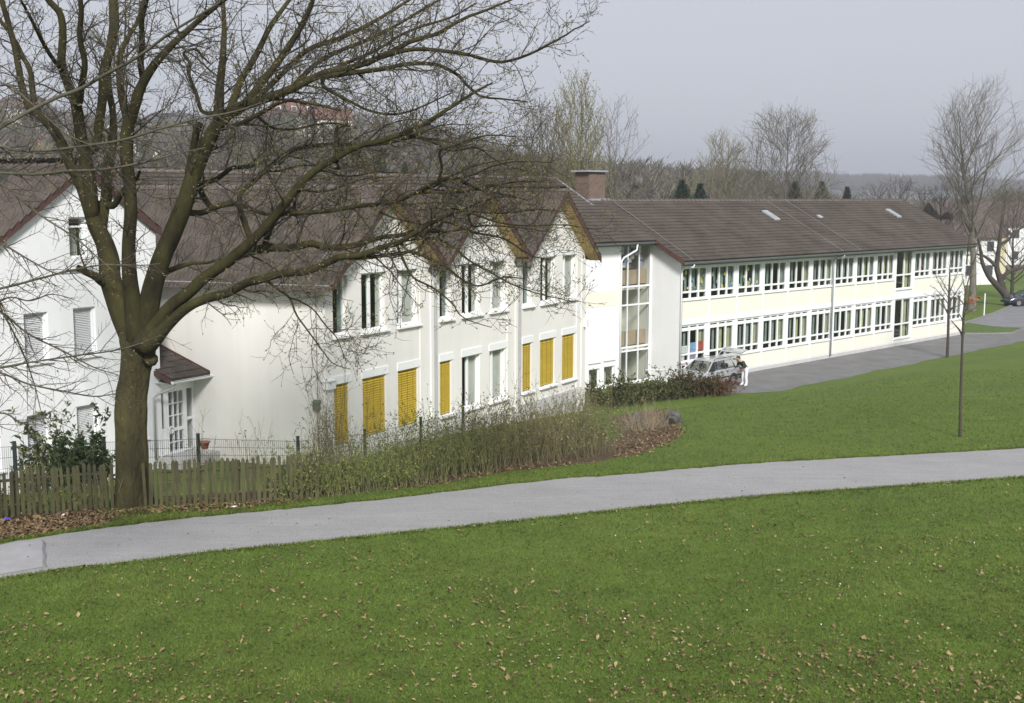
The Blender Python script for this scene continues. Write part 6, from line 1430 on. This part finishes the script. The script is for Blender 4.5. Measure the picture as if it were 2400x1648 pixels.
# ---- houses on the hillside
hm = {'cream': mat('far_cream', (.62, .58, .50), .9, .05, .3), 'white': mat('far_white', (.74, .74, .73), .9, .04, .3), 'yellow': mat('far_yellow', (.60, .55, .36), .9, .05, .3),
      'red': mat('far_red_tile', (.15, .072, .055), .85, .2, .5), 'orange': mat('far_orange_tile', (.45, .17, .07), .85, .2, .5), 'slate': mat('far_slate', (.09, .095, .11), .7, .2, .5), 'brown': mat('far_brown_tile', (.10, .075, .065), .8, .2, .5), 'win': mat('far_window', (.06, .07, .08), .15, .2, 1)}
def far_house(label, base, rot, w, d, h, rh, wall, roofm, hip=0.0, rows=2, colsn=4, dorm=0, wall2=None):
    a = rad(rot); es = np.array([math.cos(a), math.sin(a), 0]); en = np.array([math.sin(a), -math.cos(a), 0]); F = Frame(base, es, en)
    root = thing('far_house', label, 'house', base, 'houses beyond the school')
    b = MB(); b.box(F, -w/2, w/2, -d, 0, -2.5, h)
    if hip == 0:
        for s in (-w/2, w/2-.2): b.prism([F(s, 0, h), F(s, -d, h), F(s, -d/2, h+rh-.1)], es*.2)
    b.build('wall', hm[wall], root)
    o = .5; r = MB(); e = [F(-w/2-o, o, h-.12), F(w/2+o, o, h-.12), F(w/2+o, -d-o, h-.12), F(-w/2-o, -d-o, h-.12)]; i = w/2-hip*d/2 if hip else w/2+o
    t0, t1 = F(-i, -d/2, h+rh), F(i, -d/2, h+rh); k = UP*.18
    r.add(e+[t0, t1]+[p+k for p in e+[t0, t1]], [(6, 7, 11, 10), (8, 9, 10, 11), (7, 8, 11), (9, 6, 10), (0, 4, 5, 1), (2, 5, 4, 3), (1, 5, 2), (3, 4, 0), (0, 1, 7, 6), (1, 2, 8, 7), (2, 3, 9, 8), (3, 0, 6, 9)]); ro = r.build('roof', hm[roofm], root)
    c = MB(); c.box(F, w*.12, w*.12+.6, -d/2-.3, -d/2+.3, h+rh*.6, h+rh+.9); c.build('chimney', hm['brown'], ro)
    for row in range(rows):
        for j in range(colsn):
            s = -w/2+w*(j+.5)/colsn; z = h*(row+.35)/rows; q = MB(); rect_frame(q, F, s-.6, s+.6, z, z+1.35, .002, .05, .1); wi = q.build('window', hm['white'], root)
            q = MB(); q.quad(F(s-.5, .02, z+.1), F(s+.5, .02, z+.1), F(s+.5, .02, z+1.25), F(s-.5, .02, z+1.25)); q.build('pane', hm['win'], wi)
        for j in range(2):
            n = -d*(j+.5)/2; z = h*(row+.35)/rows; q = MB(); q.box(F, w/2+.002, w/2+.04, n-.55, n+.55, z, z+1.35); q.build('window', hm['win'], root)
    for j in range(dorm):
        s = -w/2+w*(j+1)/(dorm+1); q = MB(); q.box(F, s-.7, s+.7, -d*.30, -d*.12, h+rh*.25, h+rh*.62); dm = q.build('dormer', hm['white'], root); q = MB(); q.box(F, s-.5, s+.5, -d*.12, -d*.12+.03, h+rh*.33, h+rh*.56); q.build('pane', hm['win'], dm)
far_house('big house with red hipped roof and dormers high on the hillside', hill_hit(690, 318), 8, 17, 10, 5.5, 4.2, 'cream', 'red', .6, 2, 5, 3)
far_house('cream house with slate roof just left below the red roofed house', hill_hit(628, 318), -12, 8, 8, 4.6, 2.6, 'cream', 'slate', .5, 2, 3)
far_house('tall cream house with red roof at the right of the hillside group', hill_hit(785, 336), 15, 9, 9, 6.2, 3.0, 'cream', 'red', 0, 2, 3)
far_house('white house with slate roof left of centre on the hillside', hill_hit(395, 330), 5, 15, 9, 5.0, 2.6, 'white', 'slate', .5, 2, 5)
far_house('white house half hidden by the upright limbs of the big tree', hill_hit(285, 318), -6, 10, 8, 4.6, 2.6, 'white', 'slate', .4, 2, 3)
far_house('pale house with brown roof high at the upper left edge', hill_hit(60, 262), 4, 14, 9, 5.0, 3.0, 'white', 'brown', .4, 2, 4)
far_house('small white house low on the slope behind the branches', hill_hit(330, 362), 0, 9, 7, 3.8, 2.2, 'white', 'brown', 0, 1, 3)
far_house('white cottage with orange roof behind the left house', hill_hit(40, 384), 12, 7, 7, 2.6, 1.9, 'white', 'orange', 0, 1, 3)
# ---- yellow and white school pavilion at the far right
b_ = gz(2318, 678); far_house('white pavilion with dark roof behind the crooked tree at far right', np.array([b_[0], b_[1]+6, 0]), 20, 8.5, 9, 5.4, 1.7, 'white', 'brown', .2, 2, 3)
far_house('yellow house with dark roof right of the white pavilion', np.array([b_[0]+3.6, b_[1]+9, 0]), 20, 4.4, 9, 5.6, 2.4, 'yellow', 'brown', 0, 2, 1)
far_house('far white row house at the right edge of the picture', np.array([b_[0]+18, b_[1]+40, 0]), 10, 18, 9, 6.0, 3, 'white', 'brown', 0, 2, 6)
# ================================================================== cars
W['silver'] = mat('silver_paint', (.58, .59, .61), .3, .03, 2, metal=.6, coat=.6)
W['navy'] = mat('navy_paint', (.05, .058, .085), .25, .05, 2, metal=.5, coat=.8)
W['rubber'] = mat('tyre_rubber', (.022, .022, .022), .85, .15, 8)
W['trim'] = mat('black_trim', (.02, .02, .021), .6, .1, 5)
W['rim'] = mat('alloy_rim', (.5, .5, .52), .35, .05, 5, metal=.8)
W['cabin'] = mat('cabin_cloth', (.05, .05, .055), .9, .2, 3)
W['lampw'] = mat('lamp_lens', (.8, .82, .84), .1, .02, 3); W['lampr'] = mat('tail_lens', (.40, .02, .02), .2, .05, 3)
W['cglass'] = glassmat('car_glass', (.55, .60, .58), 1.6)
def car(name, label, pos, heading, paint, open_gate, group):
    """heading = unit vector of the bonnet. x forward, y left, z up"""
    fw = np.array([heading[0], heading[1], 0.]); lf = np.array([-fw[1], fw[0], 0]); pos = np.array(pos, float); C = lambda x, y, z: pos+fw*x+lf*y+UP*z
    root = thing(name, label, 'car', pos, group)
    # lower body: lofted cross-sections from tail to nose
    st = [(-2.08, .62, .50, .80, .82), (-2.02, .78, .36, .86, .90), (-1.8, .83, .28, .90, .95), (-1.2, .845, .24, .92, .96), (-.4, .85, .22, .92, .95), (.5, .85, .22, .91, .94), (.85, .845, .23, .90, .93), (1.2, .84, .24, .86, .89), (1.7, .82, .26, .78, .81), (2.0, .76, .30, .68, .71), (2.13, .62, .38, .60, .62)]
    b = MB(); b.smooth = True; ring = []
    for x, hw, zb, zs, zt in st:
        half = [(0, zb), (hw*.86, zb), (hw*.98, zb+.10), (hw, zb+.26), (hw*.985, zs-.08), (hw*.94, zs), (hw*.86, zt), (0, zt+.015)]
        sec = [(y, z) for y, z in half]+[(-y, z) for y, z in half[-2:0:-1]]; ring.append([C(x, y, z) for y, z in sec])
    k = len(ring[0]); V = [p for rg in ring for p in rg]; F = [(i*k+j, i*k+(j+1) % k, (i+1)*k+(j+1) % k, (i+1)*k+j) for i in range(len(st)-1) for j in range(k)]+[tuple(range(k))[::-1], tuple(range((len(st)-1)*k, len(st)*k))]
    b.add(V, F); body = b.build('body', paint, root)
    # dark sill/wheel arch pieces
    for x in (-1.25, 1.28):
        for s in (-1, 1):
            q = MB(); n = 16; c0 = [C(x+.36*math.cos(t), s*.852, .31+.36*math.sin(t)) for t in np.linspace(0, math.pi, n)]
            q.prism(c0, lf*s*-.25); q.build('wheel_arch', W['trim'], root)
            t = MB(); t.smooth = True; m_ = 20; tb = [(.20, -.0), (.295, -.0), (.31, -.03), (.31, -.16), (.295, -.19), (.2, -.19)]
            V = [C(x+r*math.cos(2*math.pi*j/m_), s*(.868+y), .31+r*math.sin(2*math.pi*j/m_)) for r, y in tb for j in range(m_)]
            t.add(V, [(i*m_+j, i*m_+(j+1) % m_, (i+1)*m_+(j+1) % m_, (i+1)*m_+j) for i in range(len(tb)-1) for j in range(m_)]); wh = t.build('wheel', W['rubber'], root)
            q = MB(); n = 14; q.prism([C(x+.20*math.cos(2*math.pi*j/n), s*.855, .31+.20*math.sin(2*math.pi*j/n)) for j in range(n)], lf*s*-.05); rim = q.build('rim', W['rim'], wh)
            for j in range(5):
                a = 2*math.pi*j/5; q = MB(); q.tube([C(x+.07*math.cos(a), s*.858, .31+.07*math.sin(a)), C(x+.15*math.cos(a), s*.858, .31+.15*math.sin(a))], .024, 5); q.build('vent_hole', W['trim'], wh)
    # greenhouse
    zb, zr = .93, 1.41
    bx = [.98, .30, -.62, -1.50, -2.00]; rx = [.30, .12, -.68, -1.42, -1.78]   # belt and roof stations
    hb, hr = .78, .60
    rf = MB(); rf.smooth = True
    rows = [(rx[0]+.02, zr-.05, hr*.95), (rx[1], zr-.005, hr), (rx[2], zr+.015, hr*1.01), (rx[3], zr-.005, hr), (rx[4], zr-.06, hr*.95)]
    V = []; 
    for x, z, hw in rows: V += [C(x, hw, z-.035), C(x, hw*.8, z+.015), C(x, 0, z+.035), C(x, -hw*.8, z+.015), C(x, -hw, z-.035)]
    V += [v-UP*.04 for v in V]; m_ = 25; F = []
    for i in range(4):
        for j in range(4): a = i*5+j; F += [(a, a+1, a+6, a+5), (m_+a+5, m_+a+6, m_+a+1, m_+a)]
    for i in range(4): F += [(i*5, i*5+5, m_+i*5+5, m_+i*5), (i*5+4, m_+i*5+4, m_+i*5+9, i*5+9)]
    for j in range(4): F += [(j, m_+j, m_+j+1, j+1), (20+j, 21+j, m_+21+j, m_+20+j)]
    rf.add(V, F); rf.build('roof', paint, root)
    for s in (-1, 1):
        pts = [(C(bx[i], s*hb, zb-.03), C(rx[i], s*hr, zr-.05)) for i in range(5)]
        for i in range(5):
            q = MB(); q.tube(list(pts[i]), [.045, .036] if i != 2 else [.04, .034], 5); q.build('pillar', paint if i in (0, 3, 4) else W['trim'], root)
        for i in range(4):
            if open_gate and i == 9: continue
            (a, c), (d, e) = pts[i], pts[i+1]; q = MB(); q.quad(a, d, e, c); q.build('side_window', W['cglass'], root)
        for x in (.25, -.62): q = MB(); q.box(Frame(C(x, s*.855, 0), -fw, lf*s), 0, .17, -.01, .018, .80, .835); q.build('door_handle', W['trim'], root)
        q = MB(); q.box(Frame(C(.78, s*.80, 0), -fw, lf*s), 0, .10, 0, .19, .93, 1.06); q.build('mirror', W['trim'], root)
        q = MB(); q.box(Frame(C(1.95, s*.86, 0), -fw, lf*s), 0, 3.95, -.03, .012, .50, .57); q.build('rub_strip', W['trim'], root)
        q = MB(); q.tube([C(rx[1]-.02, s*hr*.92, zr+.0), C(rx[1]-.12, s*hr*.92, zr+.075), C(rx[3]+.1, s*hr*.92, zr+.075), C(rx[3], s*hr*.92, zr+.0)], .016, 5); q.build('roof_rail', W['trim'], root)
        q = MB(); q.hexa([C(2.10, s*.36, .52), C(2.04, s*.74, .53), C(1.93, s*.76, .66), C(1.99, s*.40, .66), C(2.14, s*.36, .53), C(2.07, s*.76, .54), C(1.96, s*.78, .67), C(2.03, s*.40, .67)]); q.build('headlight', W['lampw'], root)
        q = MB(); q.box(Frame(C(-2.06, s*.60, 0), lf*s, -fw), 0, .20, -.02, .03, .62, .92); q.build('tail_light', W['lampr'], root)
    q = MB(); q.quad(C(bx[0], hb*.95, zb-.02), C(bx[0], -hb*.95, zb-.02), C(rx[0], -hr*.95, zr-.05), C(rx[0], hr*.95, zr-.05)); q.build('windscreen', W['cglass'], root)
    for x, s_ in ((2.10, 1), (-2.07, -1)):
        q = MB(); q.box(Frame(C(x, 0, 0), lf, fw*s_), -.74, .74, -.12, .07, .30, .50); q.build('bumper', W['trim'] if paint is W['silver'] else paint, root)
    q = MB(); q.box(Frame(C(2.1, 0, 0), lf, fw), -.34, .34, -.02, .025, .53, .63); q.build('grille', W['trim'], root)
    # seats and load floor
    for x in (.1, -.85):
        for y in (-.36, .36):
            q = MB(); q.hexa([C(x+.25, y-.22, .45), C(x+.25, y+.22, .45), C(x-.22, y+.22, .45), C(x-.22, y-.22, .45), C(x+.25, y-.22, .96-.36), C(x+.25, y+.22, .60), C(x-.22, y+.22, .60), C(x-.22, y-.22, .60)]); q.hexa([C(x-.12, y-.22, .6), C(x-.12, y+.22, .6), C(x-.26, y+.22, .6), C(x-.26, y-.22, .6), C(x-.24, y-.18, 1.14), C(x-.24, y+.18, 1.14), C(x-.34, y+.18, 1.14), C(x-.34, y-.18, 1.14)]); q.build('seat', W['cabin'], root)
    # tailgate
    hinge = (-1.76, 1.37); L1, L2 = .55, .52
    if open_gate:
        # lifted: the glass half runs out level-up, the metal half beyond it
        a1 = rad(24); p1 = (hinge[0]-L1*math.cos(a1), hinge[1]+L1*math.sin(a1)); a2 = rad(8); p2 = (p1[0]-L2*math.cos(a2)*.85, p1[1]-L2*math.sin(a2)*.2+.12)
    else: p1 = (-1.98, .93); p2 = (-2.06, .50)
    g = MB(); 
    for s in (-1, 1): g.tube([C(hinge[0], s*.56, hinge[1]), C(p1[0], s*.66, p1[1])], .035, 5)
    g.tube([C(hinge[0], -.56, hinge[1]), C(hinge[0], .56, hinge[1])], .03, 5); g.tube([C(p1[0], -.66, p1[1]), C(p1[0], .66, p1[1])], .04, 5)
    nrm = UP*.06 if open_gate else -fw*.06
    g.hexa([C(p1[0], -.68, p1[1]), C(p1[0], .68, p1[1]), C(p2[0], .70, p2[1]), C(p2[0], -.70, p2[1])]+[C(p1[0], -.68, p1[1])+nrm, C(p1[0], .68, p1[1])+nrm, C(p2[0], .70, p2[1])+nrm, C(p2[0], -.70, p2[1])+nrm])
    tg = g.build('tailgate', paint, root)
    q = MB(); q.quad(C(hinge[0]-.03, -.53, hinge[1]), C(hinge[0]-.03, .53, hinge[1]), C(p1[0]+.03, .62, p1[1]), C(p1[0]+.03, -.62, p1[1])); q.build('rear_window', W['cglass'], tg)
    if open_gate:
        for s in (-1, 1): q = MB(); q.tube([C(-1.95, s*.60, .98), C(p1[0]+.12, s*.63, p1[1]-.06)], .012, 5); q.build('gas_strut', W['trim'], tg)
        q = MB(); q.box(Frame(C(-2.0, 0, 0), lf, -fw), -.6, .6, -.7, -.02, .62, .66); q.build('load_floor', W['cabin'], root)
    return root
rw = gz(1716, 904); hd = -dB
lf_ = np.array([-hd[1], hd[0], 0]); car_pos = rw+hd*1.25-lf_*.78; car_pos[2] = .016
car('estate_car', 'silver estate car with its tailgate raised, half hidden by the bramble', car_pos, hd, W['silver'], True, 'parked cars')
fr_ = gz(2364, 719); hd2 = unit(np.array([-1., -.15, 0])); p2 = fr_-hd2*2.1; p2 = p2+np.array([0, .75, 0]); p2[2] = .018
car('hatchback_car', 'dark blue car cut off by the right edge beside the crooked tree', p2, hd2, W['navy'], False, 'parked cars')

# ================================================================== person leaning into the boot
def person():
    feet = car_pos+dB*2.62+nB*.42; feet = gz(1743, 905.5); feet[2] = .014; f = unit(-dB*.9+np.array([-.35, .1, 0])); s = np.array([-f[1], f[0], 0])   # f = facing, s = his left
    root = thing('person', 'person in dark green jacket and white trousers leaning into the open boot', 'person', feet)
    C = lambda a, l, z: feet+f*a+s*l+UP*z
    J = {'pel': ((-.10, 0, .90), .135), 'waist': ((-.04, 0, 1.02), .125), 'chest': ((.13, 0, 1.19), .15), 'ubk': ((.22, 0, 1.28), .13), 'neck': ((.31, 0, 1.36), .062), 'head0': ((.36, 0, 1.42), .085), 'head1': ((.42, 0, 1.49), .098), 'head2': ((.455, 0, 1.555), .075), 'nose': ((.53, 0, 1.455), .018), 'chin': ((.47, 0, 1.40), .04)}
    E = [('pel', 'waist'), ('waist', 'chest'), ('chest', 'ubk'), ('ubk', 'neck'), ('neck', 'head0'), ('head0', 'head1'), ('head1', 'head2'), ('head1', 'nose'), ('head0', 'chin')]
    for n, l in (('l', 1), ('r', -1)):
        J.update({n+'hip': ((-.10, l*.10, .86), .115), n+'knee': ((-.02, l*.13, .48), .085), n+'calf': ((-.05, l*.14, .30), .08), n+'ank': ((-.07, l*.145, .09), .068), n+'heel': ((-.10, l*.145, .05), .05), n+'toe': ((.13, l*.17, .035), .042),
                  n+'sh': ((.21, l*.19, 1.27), .085), n+'elb': ((.24, l*.26, 1.03), .06), n+'wri': ((.46, l*.20, .99), .036), n+'palm': ((.54, l*.18, .98), .034), n+'ear': ((.38, l*.10, 1.475), .016)})
        E += [('pel', n+'hip'), (n+'hip', n+'knee'), (n+'knee', n+'calf'), (n+'calf', n+'ank'), (n+'ank', n+'heel'), (n+'ank', n+'toe'), ('ubk', n+'sh'), (n+'sh', n+'elb'), (n+'elb', n+'wri'), (n+'wri', n+'palm'), ('head1', n+'ear')]
        for k, (dx, dl, dz, ln) in enumerate(((.02, -.05, .0, .05), (.06, -.028, -.008, .075), (.065, -.008, -.012, .085), (.06, .012, -.014, .078), (.055, .03, -.012, .06))):
            a, b = n+f'f{k}a', n+f'f{k}b'; J[a] = ((.54+dx*.6, l*.18-dl*l*-.6, .975), .011); J[b] = ((.54+dx*.6+ln*.6, l*.18+dl*l*.9, .945+dz), .009); E += [(n+'palm', a), (a, b)]
    names = list(J); me = bpy.data.meshes.new('body'); me.from_pydata([tuple(C(*J[k][0])) for k in names], [(names.index(a), names.index(b)) for a, b in E], [])
    tmp = bpy.data.objects.new('tmp_body', me); col.objects.link(tmp); tmp.modifiers.new('skin', 'SKIN'); sub = tmp.modifiers.new('sub', 'SUBSURF'); sub.levels = 1
    for v, k in zip(me.skin_vertices[0].data, names): v.radius = (J[k][1],)*2; v.use_root = (k == 'pel')
    dg = bpy.context.evaluated_depsgraph_get(); bm_ = bpy.data.meshes.new_from_object(tmp.evaluated_get(dg)); bpy.data.objects.remove(tmp)
    reg = {'head0': 0, 'head1': 0, 'head2': 0, 'nose': 0, 'chin': 0, 'neck': 0, 'pel': 2, 'waist': 1, 'chest': 1, 'ubk': 1}
    for n in 'lr': reg.update({n+'hip': 2, n+'knee': 2, n+'calf': 2, n+'ank': 2, n+'heel': 3, n+'toe': 3, n+'sh': 1, n+'elb': 1, n+'wri': 1, n+'palm': 0, n+'ear': 0}); reg.update({f'{n}f{k}{ab}': 0 for k in range(5) for ab in 'ab'})
    JP = np.array([C(*J[k][0]) for k in names])
    for m in (mat('skin', (.50, .30, .22), .6, .05), mat('dark_green_jacket', (.022, .034, .028), .8, .3, 6), mat('white_trousers', (.74, .75, .78), .8, .03, 4), mat('pale_shoes', (.55, .55, .56), .6, .05)): bm_.materials.append(m)
    for p in bm_.polygons: c = np.array(p.center); p.material_index = reg[names[int(((JP-c)**2).sum(1).argmin())]]; p.use_smooth = True
    bm_.name = 'body'; place(bm_, 'body', root)
    # short dark hair cap
    h = MB(); h.smooth = True; ctr = C(.405, 0, 1.50); n, m_ = 12, 6; ax = unit(f*.55+UP*.83-f*.9)
    a1 = unit(np.cross(ax, s)); V = []
    for i in range(m_+1):
        th = i/m_*1.75
        for j in range(n): ph = 2*math.pi*j/n; V.append(ctr+.118*(math.cos(th)*ax+math.sin(th)*(math.cos(ph)*a1+math.sin(ph)*s*.92)))
    h.add(V, [(i*n+j, i*n+(j+1) % n, (i+1)*n+(j+1) % n, (i+1)*n+j) for i in range(m_) for j in range(n)]); h.build('hair', mat('dark_hair', (.03, .02, .014), .6, .2, 20), root)
person()

# ================================================================== railing by the stair bay, white post by the street
def railing():
    p = [gz(1521, 886), gz(1560, 893), gz(1598, 893), gz(1640, 886)]; p = [FB(-2.2, -.6, 0), FB(-.9, .55, 0), FB(.6, 1.2, 0), FB(2.6, 1.2, 0)]
    root = thing('hand_railing', 'thin grey handrail in front of the stair bay and white corner', 'railing', p[1])
    q = MB(); q.tube([a+UP*.95 for a in p], .024, 6); q.build('rail', W['zincl'], root)
    q = MB(); q.tube([a+UP*.5 for a in p], .016, 6); q.build('middle_rail', W['zincl'], root)
    for a in p: q = MB(); q.tube([a, a+UP*.95], .022, 6); q.build('post', W['zincl'], root)
railing()
def white_post():
    b = gz(2306, 741); root = thing('street_post', 'slim white post on the grass beside the street', 'post', b); H = 52*b[1]/FPX
    q = MB(); q.tube([b-UP*.1, b+UP*H], .05, 8); q.build('shaft', W['frame'], root); q = MB(); q.tube([b, b+UP*.12], .09, 8); q.build('base', W['plinth'], root); q = MB(); q.tube([b+UP*H, b+UP*(H+.05)], [.06, .03], 8); q.build('cap', W['frame'], root)
white_post()

# ================================================================== air
hz = MB(); hz.hexa([(-1500, -60, -1.5), (1800, -60, -1.5), (1800, 1750, -1.5), (-1500, 1750, -1.5), (-1500, -60, 62), (1800, -60, 62), (1800, 1750, 62), (-1500, 1750, 62)])
vm = bpy.data.materials.new('thin_haze'); vm.use_nodes = True; nt = vm.node_tree; nt.nodes.clear(); pv = nt.nodes.new('ShaderNodeVolumePrincipled'); pv.inputs['Color'].default_value = (.80, .84, .93, 1); pv.inputs['Density'].default_value = .0006; pv.inputs['Anisotropy'].default_value = .2
om = nt.nodes.new('ShaderNodeOutputMaterial'); nt.links.new(pv.outputs[0], om.inputs['Volume'])
tag(hz.build('haze', vm), 'thin pale spring haze filling the whole valley', 'haze', kind='stuff')
scene.cycles.volume_bounces = 0; scene.cycles.volume_max_steps = 64
